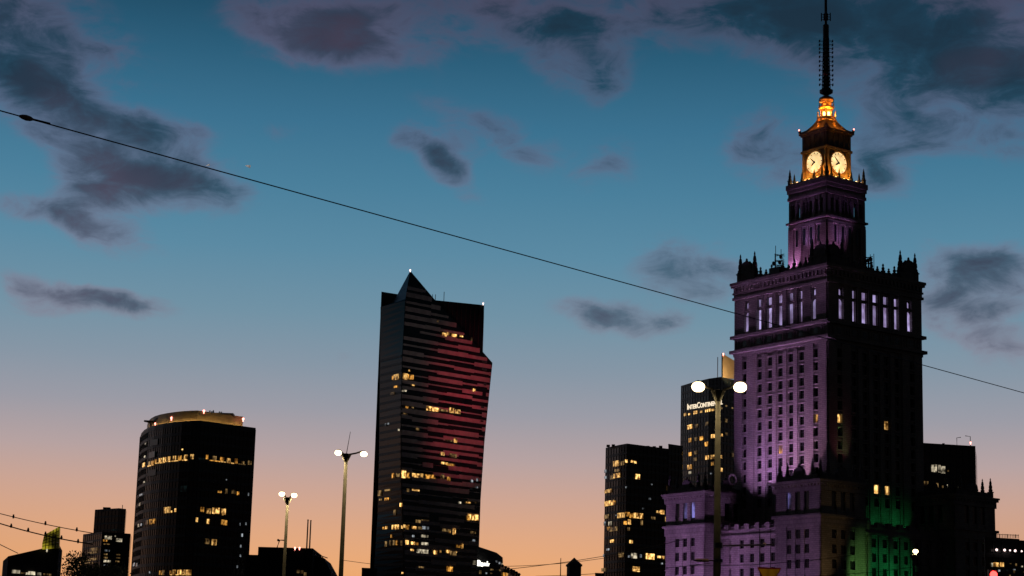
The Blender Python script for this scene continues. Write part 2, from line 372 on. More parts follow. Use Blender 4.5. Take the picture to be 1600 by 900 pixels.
# walls of the shaft
row0 = Z(549); rowd = (Z(549)-Z(693))/7; rows = [row0-i*rowd for i in range(12)]
core = MB(); core.box(-H+.6, H-.6, -H+.6, H-.6, 0, z_top-.5); core.build('core_wall', 'stone', pal)
litpx = [(1223.5, 703, 'L'), (1276.5, 652, 'L'), (1307.7, 651, 'R'), (1377.5, 667, 'R'), (1362, 769, 'R'), (1394, 771, 'R')]
best_lit = set()
for x_, y_, f_ in litpx:
    def dist(cr): a = fpt(f_, H, colm[cr[0]], 0); q = proj(PW(a[0], a[1], rows[cr[1]])); return (q[0]-x_)**2+(q[1]-y_)**2
    best_lit.add((f_,)+min(((c_, k_) for c_ in range(7) for k_ in range(len(rows))), key=dist))
for face in FACES:
    wall = MB(); pil = MB(); spn = MB()
    edges = [-H]+[v for c_ in colm for v in (c_-WW/2, c_+WW/2)]+[H]
    for k in range(0, len(edges), 2):
        a, b = edges[k], edges[k+1]
        cuts = sorted([a, b]+[q for q in (-10.9, 10.9) if a < q < b])
        for p, q in zip(cuts, cuts[1:]):
            cor = abs((p+q)/2) > 10.9
            fbox(wall, face, H, p, q, -.6, .45 if cor else 0, 0, z_b0)
            if not cor and q-p > 1.4: fbox(pil, face, H, (p+q)/2-.75, (p+q)/2+.75, 0, .32, 0, z_b0-.6)
    for ci, c_ in enumerate(colm):
        cor = abs(c_) > 10.9; zt = z_b0
        for zc in rows:
            fbox(spn, face, H, c_-WW/2, c_+WW/2, -.6, .2 if cor else -.2, zc+WH/2, zt); zt = zc-WH/2
        fbox(spn, face, H, c_-WW/2, c_+WW/2, -.6, .2 if cor else -.2, 0, zt)
    wall.build('wall', 'stone', pal); pil.build('pilasters', 'stone', pal, 'stuff'); spn.build('spandrels', 'stone_plain', pal, 'stuff')
    if face in 'LR':
        for ci, c_ in enumerate(colm):
            cor = abs(c_) > 10.9
            for ri, zc in enumerate(rows):
                islit = (face, ci, ri) in best_lit
                o = place('lit_window' if islit else 'window', me_winlit if islit else me_win, face, H, c_, -.6, zc, pal)
                if not islit: obj('window_bars', me_bars, o)
                obj('sill', me_sill, o, loc=(-.25 if cor else .12, 0, 0)); obj('lintel', me_lintel, o, loc=(-.25 if cor else .12, 0, 0))
# frieze under the gallery with small square attic windows
fr = MB(); ring(fr, H, .45, z_b0, z_b0+(z_b1-z_b0)*.5); ring(fr, H, 1.35, z_b0+(z_b1-z_b0)*.5, z_b1); fr.build('lower_cornice', 'stone_plain', pal)
zf0, zf1 = z_b1, Z(504)
fr = MB(); ring(fr, H, .22, zf0, zf1); fr.build('frieze', 'stone', pal)
fr = MB(); ring(fr, H, 1.2, zf1, z_log0); fr.build('gallery_ledge', 'stone_plain', pal)
me_att = pane_mesh('attic_window', 1.5, 1.7, 'night_pane')
fl = MB()
for face in FACES:
    for c_ in colm:
        place('attic_window', me_att, face, H, c_, .23, (zf0+zf1)/2, pal)
    for k in range(34):
        s_ = -H+1+k*1.13
        if min(abs(s_-c_) for c_ in colm) > 1.2: fbox(fl, face, H, s_-.22, s_+.22, .22, .42, zf0+.5, zf1-.5)
fl.build('fluting', 'stone_plain', pal, 'stuff')
# gallery storey: deep openings; glowing panes stand in for violet-lit inner walls
gcol = [-14.2, -8.85, -4.42, 0., 4.42, 8.85, 14.2]
gw = [2.0, 1.7, 2.2, 2.2, 2.2, 1.7, 2.0]
zl, zh = Z(494.5), Z(463); zu0, zu1 = Z(457.5), Z(446)
me_arch = pane_mesh('arched_glow_pane', 2.0, zh-zl, 'loggia_glow', arch=True)
me_small = pane_mesh('upper_glow_pane', 1.1, 1.7, 'loggia_glow', arch=True)
for face in FACES:
    wall = MB(); edges = [-H]+[v for c_, w_ in zip(gcol, gw) for v in (c_-w_/2, c_+w_/2)]+[H]
    for k in range(0, len(edges), 2):
        a, b = edges[k], edges[k+1]; cor = abs((a+b)/2) > 9.6
        fbox(wall, face, H, a, b, -.6, .45 if cor else .1, z_log0, z_log1)
        if not cor: fbox(wall, face, H, (a+b)/2-.8, (a+b)/2+.8, .1, .55, z_log0, z_log1)
    for c_, w_ in zip(gcol, gw):
        cor = abs(c_) > 10
        fbox(wall, face, H, c_-w_/2, c_+w_/2, -.6, .25 if cor else -.1, zu1 if not cor else zu1+.2, z_log1)
        fbox(wall, face, H, c_-w_/2, c_+w_/2, -.6, .2 if cor else -.15, z_log0, zl)
        fbox(wall, face, H, c_-w_/2, c_+w_/2, -.6, .2 if cor else -.2, zh+.1, zu0-.1)
    wall.build('gallery_wall', 'stone', pal)
    if face in 'LR':
        for c_, w_ in zip(gcol, gw):
            cor = abs(c_) > 10
            if cor:
                place('arched_glow_pane', me_arch, face, H, c_, -.58, (zl+zh)/2, pal); place('upper_glow_pane', me_small, face, H, c_, -.58, (zu0+zu1)/2, pal)
            else:
                key = ('tall', round(w_, 1)); 
                if key not in M: M[key] = pane_mesh('tall_pane', w_*.8, zh-zl, 'loggia_glow'); M[('sq', round(w_, 1))] = pane_mesh('upper_glow_pane', w_*.8, zu1-zu0, 'loggia_glow')
                place('tall_pane', M[key], face, H, c_, -.58, (zl+zh)/2, pal); place('upper_glow_pane', M[('sq', round(w_, 1))], face, H, c_, -.58, (zu0+zu1)/2, pal)
e = MB(); ring(e, H, .75, z_log1, Z(436)); ring(e, H, .4, Z(436), Z(431)); ring(e, H, .7, Z(431), z_dent0); ring(e, H, .45, z_dent0, z_dent1); e.build('entablature', 'stone_plain', pal)
e = MB(); ring(e, H, 1.05, z_dent1, z_dent1+.7); ring(e, H, 1.3, z_dent1+.7, z_top); e.build('main_cornice', 'stone_plain', pal)
dn = MB()
for face in FACES:
    for k in range(25): fbox(dn, face, H, -H+.4+k*1.58-.4, -H+.4+k*1.58+.4, .45, .95, z_dent0+.2, z_dent1)
dn.build('dentils', 'stone_plain', pal, 'stuff')
# parapet, corner attics, crests, pinnacles
def pinnacle_mesh(hh, w):
    mb = MB(); mb.box(-w/2, w/2, -w/2, w/2, 0, hh*.28); mb.box(-w*.62, w*.62, -w*.62, w*.62, hh*.28, hh*.32)
    mb.lathe([(w*.5, hh*.32), (w*.56, hh*.42), (w*.38, hh*.46), (w*.48, hh*.52), (w*.42, hh*.62), (w*.3, hh*.66), (w*.36, hh*.71), (w*.26, hh*.82), (w*.12, hh*.86), (w*.19, hh*.9), (w*.12, hh*.95), (.03, hh)], 8)
    return mb.mesh('pinnacle', 'sooty_stone')
def crest_mesh(w, hh):
    n = 10; mb = MB(); pts = [(-w/2, 0)]+[(-w/2*math.cos(PI*i/n), hh*.35+hh*.4*math.sin(PI*i/n)) for i in range(n+1)]+[(w/2, 0)]
    pts = pts[::-1]; k = len(pts)
    mb.add([(-.5, p[0], p[1]) for p in pts]+[(.5, p[0], p[1]) for p in pts], [tuple(range(k))[::-1], tuple(range(k, 2*k))]+[(i, (i+1) % k, k+(i+1) % k, k+i) for i in range(k)])
    for s in (-1, 1): mb.ball((0, s*w*.5, hh*.2), .5, .55, .6, 8, 5); mb.ball((0, s*w*.28, hh*.62), .4, .5, .5, 8, 5)
    mb.lathe([(.35, hh*.7), (.5, hh*.8), (.25, hh*.86), (.38, hh*.92), (.05, hh)], 8)
    return mb.mesh('crest', 'sooty_stone')
def finial_mesh(hh):
    mb = MB(); mb.box(-.5, .5, -.5, .5, 0, hh*.35); mb.lathe([(.3, hh*.35), (.5, hh*.5), (.42, hh*.62), (.18, hh*.7), (.34, hh*.8), (.28, hh*.9), (.03, hh)], 8)
    return mb.mesh('finial', 'sooty_stone')
me_pin, me_crest, me_fin, me_fin2 = pinnacle_mesh(9.2, 1.5), crest_mesh(4.6, 4.2), finial_mesh(3.3), finial_mesh(2.2)
pp = MB()
for face in FACES: fbox(pp, face, H, -H+6, H-6, -1.5, -.7, z_top, z_top+1.2)
pp.build('parapet', 'sooty_stone', pal)
for face in FACES:
    for s in (-1, 1):
        at = MB(); fbox(at, face, H, s*(H-.4), s*(H-7), -1.9, -.4, z_top, z_top+3.0); fbox(at, face, H, s*(H-.3), s*(H-7.1), -2., -.3, z_top+3.0, z_top+3.4); at.build('corner_attic', 'sooty_stone', pal)
        place('crest', me_crest, face, H, s*(H-3.7), -1.1, z_top+3.3, pal)
        place('pinnacle', me_pin, face, H, s*(H-7.2), -1.1, z_top, pal)
    place('pinnacle', me_pin, face, H, -H+1.0, -1.0, z_top, pal)
    for i in range(9):
        place('finial', me_fin if i % 2 == 0 else me_fin2, face, H, -9.6+i*2.4, -1.1, z_top+.6, pal)
rf = MB(); rf.box(-H+1, H-1, -H+1, H-1, z_top-.4, z_top+.1); rf.build('terrace_roof', 'roof_dark', pal)
# upper storey tower
H2 = 8.05
Z2 = lambda py: Z(py, H2)
zg0, zg1, zc2 = Z2(335), Z2(300), Z2(275)
t2 = MB(); t2.box(-H2, H2, -H2, H2, z_top-2, zg0-.6)
for face in FACES:
    for c_, w_ in ((-6.9, 2.3), (-2.9, 1.0), (0, 1.0), (2.9, 1.0), (6.9, 2.3)): fbox(t2, face, H2, c_-w_/2, c_+w_/2, 0, .4, z_top-2, zg0-2.2)
    fbox(t2, face, H2, -H2, H2, 0, .3, zg0-2.2, zg0-1.2)
t2.build('upper_shaft', 'stone', pal)
me_blind = pane_mesh('slit_window', .8, 5, 'night_pane')
for face in 'LR':
    for c_ in (-4.6, -1.45, 1.45, 4.6): place('slit_window', me_blind, face, H2, c_, .05, Z2(362), pal)
e = MB(); ring(e, H2, .7, zg0-.6, zg0); e.build('gallery_floor', 'stone_plain', pal)
t3 = MB(); t3.box(-H2+3.0, H2-3.0, -H2+3.0, H2-3.0, zg0, zg1); t3.build('gallery_core', 'stone', pal)
for face in FACES:
    gl = MB()
    for c_, w_ in ((-7.3, 1.5), (-5.0, .9), (-2.6, 1.3), (-.75, .5), (.75, .5), (2.6, 1.3), (5.0, .9)): fbox(gl, face, H2, c_-w_/2, c_+w_/2, -1.0, 0, zg0, zg1); fbox(gl, face, H2, c_-w_/2+.15, c_+w_/2-.15, 0, .25, zg0, zg1-.5)
    fbox(gl, face, H2, -H2+.1, H2-.8, -.9, -.1, zg0, zg0+1.1); fbox(gl, face, H2, -H2+.1, H2-.8, -.9, -.1, zg1-1.4, zg1)
    gl.build('gallery_pier', 'stone', pal)
e = MB(); ring(e, H2, .35, zg1, Z2(295)); ring(e, H2, .15, Z2(295), Z2(289)); ring(e, H2, .45, Z2(289), Z2(283)); ring(e, H2, .7, Z2(283), zc2); e.build('upper_cornice', 'stone_plain', pal)
me_pin2, me_pin3 = pinnacle_mesh(5.2, .95), pinnacle_mesh(3.4, .7)
me_lamp = MB().ball((0, 0, .25), .3, .42, .28, 8, 5).mesh('flood_lamp', 'lamp_orange')
pp = MB()
for face in FACES: fbox(pp, face, H2, -H2, H2, -.3, .1, zc2, zc2+.45)
pp.build('upper_parapet', 'sooty_stone', pal)
for face in FACES:
    place('pinnacle', me_pin2, face, H2, -H2+.2, -.2, zc2, pal)
    for c_ in (-5.9, -2.6, 2.6, 5.9): place('pinnacle', me_pin3, face, H2, c_, -.2, zc2, pal)
    if face in 'LR':
        for k in range(9):
            c_ = -6.9+k*1.72
            if min(abs(c_-q) for q in (-5.9, -2.6, 2.6, 5.9)) < .3: c_ += .5
            place('flood_lamp', me_lamp, face, H2, c_, -.75, zc2+.35, pal)
# clock storey
H3 = 5.2
Z3 = lambda py: Z(py, H3)
zk0, zk1, zk2 = Z2(275), Z3(228), Z3(204)
ck = MB(); ck.box(-H3+.35, H3-.35, -H3+.35, H3-.35, zk0, zk1); ck.build('clock_core', 'gold_stone', pal)
for face in FACES:
    w = MB()
    for s in (-1, 1): fbox(w, face, H3, s*H3, s*(H3-1.0), -.35, .0, zk0, zk1-.5); fbox(w, face, H3, s*(H3-.25), s*(H3-.75), 0, .2, zk0, zk1-.5)
    w.build('corner_pilaster', 'gold_stone', pal)
e = MB(); ring(e, H3, .35, zk1-.5, zk1+.25); e.build('clock_cornice', 'gold_stone', pal)
e = MB(); e.box(-H3, H3, -H3, H3, zk1+.25, zk2)
for face in FACES:
    for k in range(5): fbox(e, face, H3, -4.2+k*2.1-.25, -4.2+k*2.1+.25, 0, .2, zk1+.6, zk2)
e.build('belfry_wall', 'sooty_stone', pal)
zq = (Z3(254)+zk0*0); RC = 3.35
def ringm(r0, r1, x0, x1, n=40):
    mb = MB(); vs = []; fs = []
    for i in range(n):
        a = 2*PI*i/n
        for (x, r) in ((x0, r0), (x0, r1), (x1, r1), (x1, r0)): vs.append((x, r*math.cos(a), r*math.sin(a)))
    for i in range(n):
        j = (i+1) % n
        for k in range(4): fs.append((i*4+k, j*4+k, j*4+(k+1) % 4, i*4+(k+1) % 4))
    return mb.add(vs, fs)
dm = MB(); n = 40; dm.add([(-.2, RC*math.cos(2*PI*i/n), RC*math.sin(2*PI*i/n)) for i in range(n)]+[(0, RC*math.cos(2*PI*i/n), RC*math.sin(2*PI*i/n)) for i in range(n)],
     [tuple(range(n))[::-1]]+[(i, (i+1) % n, n+(i+1) % n, n+i) for i in range(n)])
me_dial = dm.mesh('clock_face', 'dial'); me_rim = ringm(RC-.05, RC+.38, -.42, .1).mesh('rim', 'gold_metal')
mk = MB()
me_mark = MB().box(-.26, -.2, -.13, .13, RC*.78, RC*.93).mesh('hour_mark', 'hand_black')
def hand_mesh(nm, ln, w):
    return MB().add([(-.36, w, -ln*.18), (-.36, -w, -ln*.18), (-.36, -w*1.3, ln*.5), (-.36, 0, ln), (-.36, w*1.3, ln*.5), (-.28, w, -ln*.18), (-.28, -w, -ln*.18), (-.28, -w*1.3, ln*.5), (-.28, 0, ln), (-.28, w*1.3, ln*.5)],
        [(4, 3, 2, 1, 0), (5, 6, 7, 8, 9)]+[(i, (i+1) % 5, 5+(i+1) % 5, 5+i) for i in range(5)]).mesh(nm, 'hand_black')
me_mh, me_hh = hand_mesh('minute_hand', 2.75, .16), hand_mesh('hour_hand', 1.85, .22)
for face in 'LR':
    a = fpt(face, H3, 0, 0); zc = pz(a[0], a[1], 253.5 if face == 'L' else 254.5)
    o = place('clock_face', me_dial, face, H3, 0, -.30, zc, pal); obj('rim', me_rim, o)
    for k in range(12): q = obj('hour_mark', me_mark, o); q.rotation_euler = (k*PI/6, 0, 0)
    # seen from outside, clockwise is a positive turn about local X of the dial
    q = obj('minute_hand', me_mh, o); q.rotation_euler = (math.radians(312), 0, 0)
    q = obj('hour_hand', me_hh, o); q.rotation_euler = (math.radians(236), 0, 0)
# roof
e = MB(); e.box(-H3-.35, H3+.35, -H3-.35, H3+.35, zk2, zk2+.5); e.box(-H3-.75, H3+.75, -H3-.75, H3+.75, zk2+.5, zk2+1.1); e.build('roof_cornice', 'copper_roof', pal)
zr = [zk2+1.1, Z3(194), Z3(187), Z3(181), Z3(175)]; hr = [H3+.6, 4.2, 3.05, 2.25, 1.75]
rv = [(sx_*h_, sy_*h_, z_) for h_, z_ in zip(hr, zr) for sx_, sy_ in ((-1, -1), (1, -1), (1, 1), (-1, 1))]
MB().add(rv, [(3, 2, 1, 0), (16, 17, 18, 19)]+[(k*4+i, k*4+(i+1) % 4, k*4+4+(i+1) % 4, k*4+4+i) for k in range(4) for i in range(4)]).build('roof', 'copper_roof', pal)
for sx_, sy_ in ((-1, -1), (1, -1), (1, 1), (-1, 1)):
    MB().tube([(sx_*h_, sy_*h_, z_+.1) for h_, z_ in zip(hr, zr)], .22, 6).build('roof_rib', 'gold_metal', pal)
    MB().lathe([(.3, zr[0]), (.5, zr[0]+.5), (.3, zr[0]+.9), (.1, zr[0]+1.3)], 8, (sx_*(H3+.5), sy_*(H3+.5))).build('corner_finial', 'copper_roof', pal)
    if sx_*sy_ < 0: MB().ball((sx_*(H3+.65), sy_*(H3+.65), zr[0]+1.25), .26).build('warning_lamp', 'beacon_red', pal)
for face in FACES:
    dm = MB(); fbox(dm, face, 0, -.35, .35, 1.6, 3.6, zr[1]-.4, zr[2]+.4); dm.build('dormer', 'gold_metal', pal)
# crown
zA, zB, zC, zD = Z3(176), Z3(168), Z3(158), Z3(150)
MB().lathe([(2.6, zA-.6), (2.9, zA), (2.9, zA+.5), (2.3, zA+.6)], 16).build('crown_balcony', 'gold_metal', pal)
MB().lathe([(1.8, zA), (1.75, zB), (1.6, zC)], 12).build('crown_drum', 'gold_stone', pal)
MB().lathe([(2.0, zC-.6), (2.4, zC-.1), (2.4, zC+.3), (1.7, zC+.4), (1.55, zD)], 16).build('crown_ring', 'gold_metal', pal)
for k in range(10):
    a = 2*PI*k/10+.2
    MB().lathe([(.22, zA+.5), (.3, zA+1.1), (.16, zA+1.6), (.22, zA+2.0), (.03, zA+2.6)], 6, (2.75*math.cos(a), 2.75*math.sin(a))).build('crown_pinnacle', 'gold_metal', pal)
    if k % 2 == 0: MB().lathe([(.16, zC+.3), (.24, zC+.8), (.12, zC+1.2), (.03, zC+1.9)], 6, (2.25*math.cos(a), 2.25*math.sin(a))).build('crown_pinnacle', 'gold_metal', pal)
me_cw = pane_mesh('crown_window', .75, 1.7, 'lamp_orange', arch=True)
for k in range(8):
    a = PI+2*PI*k/8+PI/8; obj('crown_window', me_cw, pal, loc=(1.72*math.cos(a), 1.72*math.sin(a), (zB+zA)/2+.4), rz=a+PI)
MB().lathe([(1.5, zD), (2.1, Z3(149)), (2.35, Z3(146)), (2.15, Z3(142.5)), (1.3, Z3(140)), (.6, Z3(138))], 16).build('bulb', 'copper_roof', pal, smooth=True)
MB().lathe([(.6, Z3(138)), (1.3, Z3(136)), (2.0, Z3(134)), (2.1, Z3(130)), (1.7, Z3(130)), (1.2, Z3(133)), (.9, Z3(133))], 14).build('cup', 'dark_metal', pal)
# lattice needle
ls = MB(); za, zb = Z3(133), Z3(48)
nl = 15
for k in range(nl):
    z0_ = za+(zb-za)*k/nl; z1_ = za+(zb-za)*(k+1)/nl; r0 = 1.25-.45*k/nl; r1 = 1.25-.45*(k+1)/nl
    for i in range(4):
        a = PI/4+i*PI/2; b = a+PI/2; p = (r0*math.cos(a), r0*math.sin(a), z0_); q = (r1*math.cos(a), r1*math.sin(a), z1_); p2 = (r0*math.cos(b), r0*math.sin(b), z0_); q2 = (r1*math.cos(b), r1*math.sin(b), z1_)
        ls.tube([p, q], .17, 4); ls.tube([p, q2], .11, 4); ls.tube([p2, q], .11, 4); ls.tube([p, p2], .1, 4)
ls.tube([(0, 0, za), (0, 0, zb)], [.95, .7], 8)
ls.build('spire_lattice', 'dark_metal', pal)
for k, py in enumerate((52, 58, 64, 70, 77, 84, 91, 98, 106, 113, 121)):
    z_ = Z3(py); ar = MB()
    for i in range(4):
        a = i*PI/2+PI/4; r = 2.05
        ar.tube([(0, 0, z_), (r*math.cos(a), r*math.sin(a), z_)], .1, 4); ar.box(r*math.cos(a)-.12, r*math.cos(a)+.12, r*math.sin(a)-.12, r*math.sin(a)+.12, z_-.36, z_+.36)
        b = a+.45; ar.box(r*math.cos(b)-.08, r*math.cos(b)+.08, r*math.sin(b)-.08, r*math.sin(b)+.08, z_-.26, z_+.26); ar.tube([(r*math.cos(a), r*math.sin(a), z_), (r*math.cos(b), r*math.sin(b), z_)], .07, 4)
    ar.build('antenna_arm', 'dark_metal', pal)
MB().lathe([(.95, zb), (.95, Z3(27)), (.4, Z3(25)), (.4, Z3(20)), (.75, Z3(19)), (.75, Z3(9)), (.45, Z3(8)), (.4, Z3(-30)), (.3, Z3(-31)), (.22, Z3(-90)), (.08, Z3(-125))], 10).build('spire_mast', 'dark_metal', pal)
ar = MB()
for z_ in (Z3(10), Z3(14), Z3(18)):
    for i in range(4):
        a = i*PI/2+PI/4; ar.tube([(0, 0, z_), (1.35*math.cos(a), 1.35*math.sin(a), z_)], .1, 4); ar.box(1.35*math.cos(a)-.12, 1.35*math.cos(a)+.12, 1.35*math.sin(a)-.12, 1.35*math.sin(a)+.12, z_-.5, z_+.5)
ar.build('antenna_arm', 'dark_metal', pal)
q = RA.transposed() @ (Vector((-.3, -1, 0)).normalized()); MB().lathe([(.7, 0), (.75, .5), (.6, .9)], 12).build('dish', 'sign_red', pal).location = (q.x*1.3, q.y*1.3, Z3(108))
# radio clutter on the terrace
def clutter(px, py, side, nm):
    mb = MB(); w_ = P(px, py, PY-8); l = RA.transposed() @ (w_-Vector((PX, PY, 0))); zt = z_top
    for k in range(6):
        dx, dy = random.uniform(-2, 2), random.uniform(-2, 2); mb.tube([(l.x+dx, l.y+dy, zt), (l.x+dx, l.y+dy, zt+random.uniform(5, 9.5))], .13, 4)
    for z_ in (3.2, 4.6, 6.4): mb.box(l.x-2, l.x+2, l.y-.1, l.y+.1, zt+z_, zt+z_+.18); mb.box(l.x-.1, l.x+.1, l.y-2, l.y+2, zt+z_, zt+z_+.18)
    for k in range(3): mb.ball((l.x+random.uniform(-1.5, 1.5), l.y+random.uniform(-1.5, 1.5), zt+random.uniform(3, 6)), .7, .3, .7, 8, 5)
    mb.box(l.x-2.2, l.x+2.2, l.y-2.2, l.y+2.2, zt, zt+2.4)
    mb.build(nm, 'dark_metal', pal)
clutter(1218, 420, -1, 'radio_rack'); clutter(1356, 420, 1, 'radio_rack')
# podium and corner bastions
HP = 28.4; zp = pz(-HP, 6, 827)
pw = MB(); ring(pw, HP-.5, 0, 0, zp); pw.build('podium_core', 'stone', pal)
pcol = [-15+i*4.3 for i in range(8)]
prow = [zp-4.3-i*4.05 for i in range(5)]
me_pw = pane_mesh('window', 1.8, 2.4, 'night_pane'); me_pb = bars_mesh(1.8, 2.4)
PWW = 1.8
for face in 'LR':
    wl_ = MB(); eds = [-HP]+[v for c_ in pcol for v in (c_-PWW/2, c_+PWW/2)]+[HP]
    for k in range(0, len(eds), 2): fbox(wl_, face, HP, eds[k], eds[k+1], -.5, 0, 0, zp-2.2)
    for c_ in pcol:
        zt = zp-2.2
        for zc in prow: fbox(wl_, face, HP, c_-PWW/2, c_+PWW/2, -.5, -.1, zc+1.2, zt); zt = zc-1.2
        fbox(wl_, face, HP, c_-PWW/2, c_+PWW/2, -.5, -.1, 0, zt)
    if face == 'R':
        for c_ in pcol: fbox(wl_, face, HP, c_+1.4, c_+2.9, 0, .55, 0, zp-2.4)
    wl_.build('podium_wall', 'stone', pal)
    for c_ in pcol[1:6]:
        for zc in prow[:3]: obj('window_bars', me_pb, place('window', me_pw, face, HP, c_, -.49, zc, pal))
e = MB(); ring(e, HP, .5, zp-2.2, zp-1.5); ring(e, HP, .15, zp-1.5, zp); e.build('podium_cornice', 'stone_plain', pal)
me_pb2 = MB().box(-.6, .6, -.9, .9, 0, 1.5).mesh('parapet_block', 'stone_plain')
for face in 'LR':
    for c_ in pcol: place('parapet_block', me_pb2, face, HP, c_+2.1, -.4, zp, pal)
    pr = MB(); fbox(pr, face, HP, -16, 16, -.7, -.3, zp, zp+.9); pr.build('parapet', 'stone_plain', pal)
HB = 8.75
BAST = [(-25.1, 25.1, 'left'), (-26.6, -23.6, 'front'), (25.1, -25.1, 'right')]
zb1 = pz(-25.1-HB, 25.1-HB, 767); zb2 = pz(-25.1-HB, 25.1-HB, 817.5); u_ = (zb1-zb2)/50.
me_bt = pane_mesh('tall_pane', 1.9, 5.4, 'night_pane'); me_btl = pane_mesh('tall_pane', 1.3, 4.8, 'room_violet')
me_pin4, me_crest2 = pinnacle_mesh(6.0, 1.1), crest_mesh(3.6, 3.6)
me_ring = ringm(1.2, 1.7, -.3, .3, 24).mesh('wreath', 'stone_plain')
for bx, by, nm in BAST:
    c = (bx, by)
    e = MB(); ring(e, HB-.5, 0, 0, zb1-.5, c); e.build('bastion_core', 'stone', pal)
    bc = (-3.45, 0, 3.45); w = 1.9; br = [zb2-5.2-i*4.05 for i in range(4)]
    for face in FACES:
        wl_ = MB(); eds = [-HB]+[v for c_ in bc for v in (c_-w/2, c_+w/2)]+[HB]
        for k in range(0, 8, 2):
            fbox(wl_, face, HB, eds[k], eds[k+1], -.5, 0, 0, zb1-1, c)
        for c_ in bc:
            zt = zb1-1
            zc0 = zb2+.4+5.4/2+1.0
            fbox(wl_, face, HB, c_-w/2, c_+w/2, -.5, -.05, zc0+2.7, zt, c); zt = zc0-2.7
            for zc in br: fbox(wl_, face, HB, c_-w/2, c_+w/2, -.5, -.15, zc+1.2, zt, c); zt = zc-1.2
            fbox(wl_, face, HB, c_-w/2, c_+w/2, -.5, -.15, 0, zt, c)
        wl_.build('bastion_wall', 'stone', pal)
        if face in 'LR' and not (nm == 'right' and face == 'L' and False):
            for i, c_ in enumerate(bc):
                place('tall_pane', me_bt, face, HB, c_, -.49, zc0, pal, c)
                if (nm, face, i) in (('left', 'L', 0), ('left', 'L', 1), ('front', 'L', 2)): place('lit_window', me_btl, face, HB, c_+.1, -.42, zc0+.2, pal, c)
                for zc in br[:3]: obj('window_bars', me_pb, place('window', me_pw, face, HB, c_, -.49, zc, pal, c))
    e = MB(); ring(e, HB, .25, zb2-3.0, zb2-.7, c); ring(e, HB, .75, zb2-.7, zb2, c); e.build('bastion_ledge', 'stone_plain', pal)
    e = MB(); ring(e, HB, .35, zb1-3.0, zb1-1.2, c); ring(e, HB, .8, zb1-1.2, zb1-.5, c); ring(e, HB, 1.05, zb1-.5, zb1, c); e.build('bastion_cornice', 'stone_plain', pal)
    dn = MB()
    for face in 'LR':
        for k in range(14): fbox(dn, face, HB, -HB+.5+k*1.28-.3, -HB+.5+k*1.28+.3, .35, .7, zb1-1.8, zb1-1.2, c)
    dn.build('dentils', 'stone_plain', pal, 'stuff')
    pr = MB()
    for face in FACES: fbox(pr, face, HB, -HB+.3, HB-.9, -1., -.3, zb1, zb1+1.5, c)
    pr.build('parapet', 'sooty_stone', pal)
    for face in FACES:
        place('pinnacle', me_pin4, face, HB, -HB+.8, -.8, zb1, pal, c); place('pinnacle', me_pin4, face, HB, -HB+3.8, -.8, zb1, pal, c)
        place('crest', me_crest2, face, HB, 0, -.7, zb1+1.2, pal, c)
    if nm == 'left': place('wreath', me_ring, 'R', HB, 2.0, -.2, zb1+4.2, pal, c)
# floodlights
def plight(name, loc, tgt, power, col, cone=70, size=.6, blend=.8):
    return light(name, 'SPOT', PW(*loc), power, col, PW(*tgt), size, cone, blend)
PUR = (.66, .33, .90); MAG = (.72, .22, .80); ORG = (1, .36, .045); GRN = (.03, .85, .22); PNK = (.84, .42, .80)
for s_, p_ in ((-16, 140000), (-9, 95000), (0, 92000), (8, 72000), (16, 50000)):
    plight('purple_flood', (-H-8.6, s_, zp+1.5), (-H, s_*.9, 104), p_, PNK if s_ < -5 else PUR, 72, .5, 1.)
plight('violet_flood', (-H-7, 17, zp+1), (-H, 17.5, 75), 12000, MAG, 60)
plight('purple_flood', (-62, 42, 8), (-30, 24, 52), 88000, PUR, 55, 1.)
plight('purple_flood', (-52, 2, 6), (-28, 8, 46), 62000, PUR, 60, 1.)
plight('purple_flood', (-62, -22, 6), (-35, -23, 46), 38000, PUR, 48, 1.)
plight('green_flood', (-9, -46, 4), (-9, -28.4, 33.5), 40000, GRN, 22, .6, .6)
plight('green_flood', (0, -46, 4), (0, -28.4, 33.5), 30000, GRN, 22, .6, .6)
for x_ in (-1, 5, 10): plight('green_flood', (x_, -H-5, zp+1), (x_, -H, zp+4.5), 210, GRN, 80, .3, .7)
plight('green_flood', (-19, -48, 4), (-19.5, -32.4, 33), 70000, (.30, .85, .20), 21, .6, .7)
plight('warm_flood', (-38, -44, 20), (-34, -32.4, 46), 5000, (1, .62, .25), 36, .6)
plight('rose_flood', (-14, -H-9, zp+12), (-15, -H, 78), 900, (.9, .2, .3), 40, .6)
for fc, s_, p_ in (('L', 5.9, 6500), ('L', -4.6, 4200), ('L', 0., 1500), ('R', -5.2, 4600)):
    a = fpt(fc, H2, s_, 2.6); b = fpt(fc, H2, s_, -.5); plight('violet_flood', (a[0], a[1], z_top+.8), (b[0], b[1], z_top+12), p_*1.4, (.80, .30, .85), 62, .3)
for fc in 'LR':
    a = fpt(fc, H2, 0 if fc == 'L' else -4, 4); b = fpt(fc, H2, -2, -1); plight('violet_flood', (a[0], a[1], z_top+6), (b[0], b[1], zg1), 3600 if fc == 'L' else 2200, (.45, .22, .8), 60, .3)
    for s_ in (-3.6, 0, 3.6):
        a = fpt(fc, H3, s_, 1.9); b = fpt(fc, H3, s_*.8, 0); plight('orange_flood', (a[0], a[1], zc2+.8), (b[0], b[1], zk0+4.5), 1000, ORG, 110, .2)
    for s_ in (-3.2, .0, 3.2):
        a = fpt(fc, H3, s_, .75); b = fpt(fc, 0, 0, 2.2); plight('orange_flood', (a[0], a[1], zr[0]+.45), (b[0], b[1], zr[2]), 650, ORG, 70, .15)
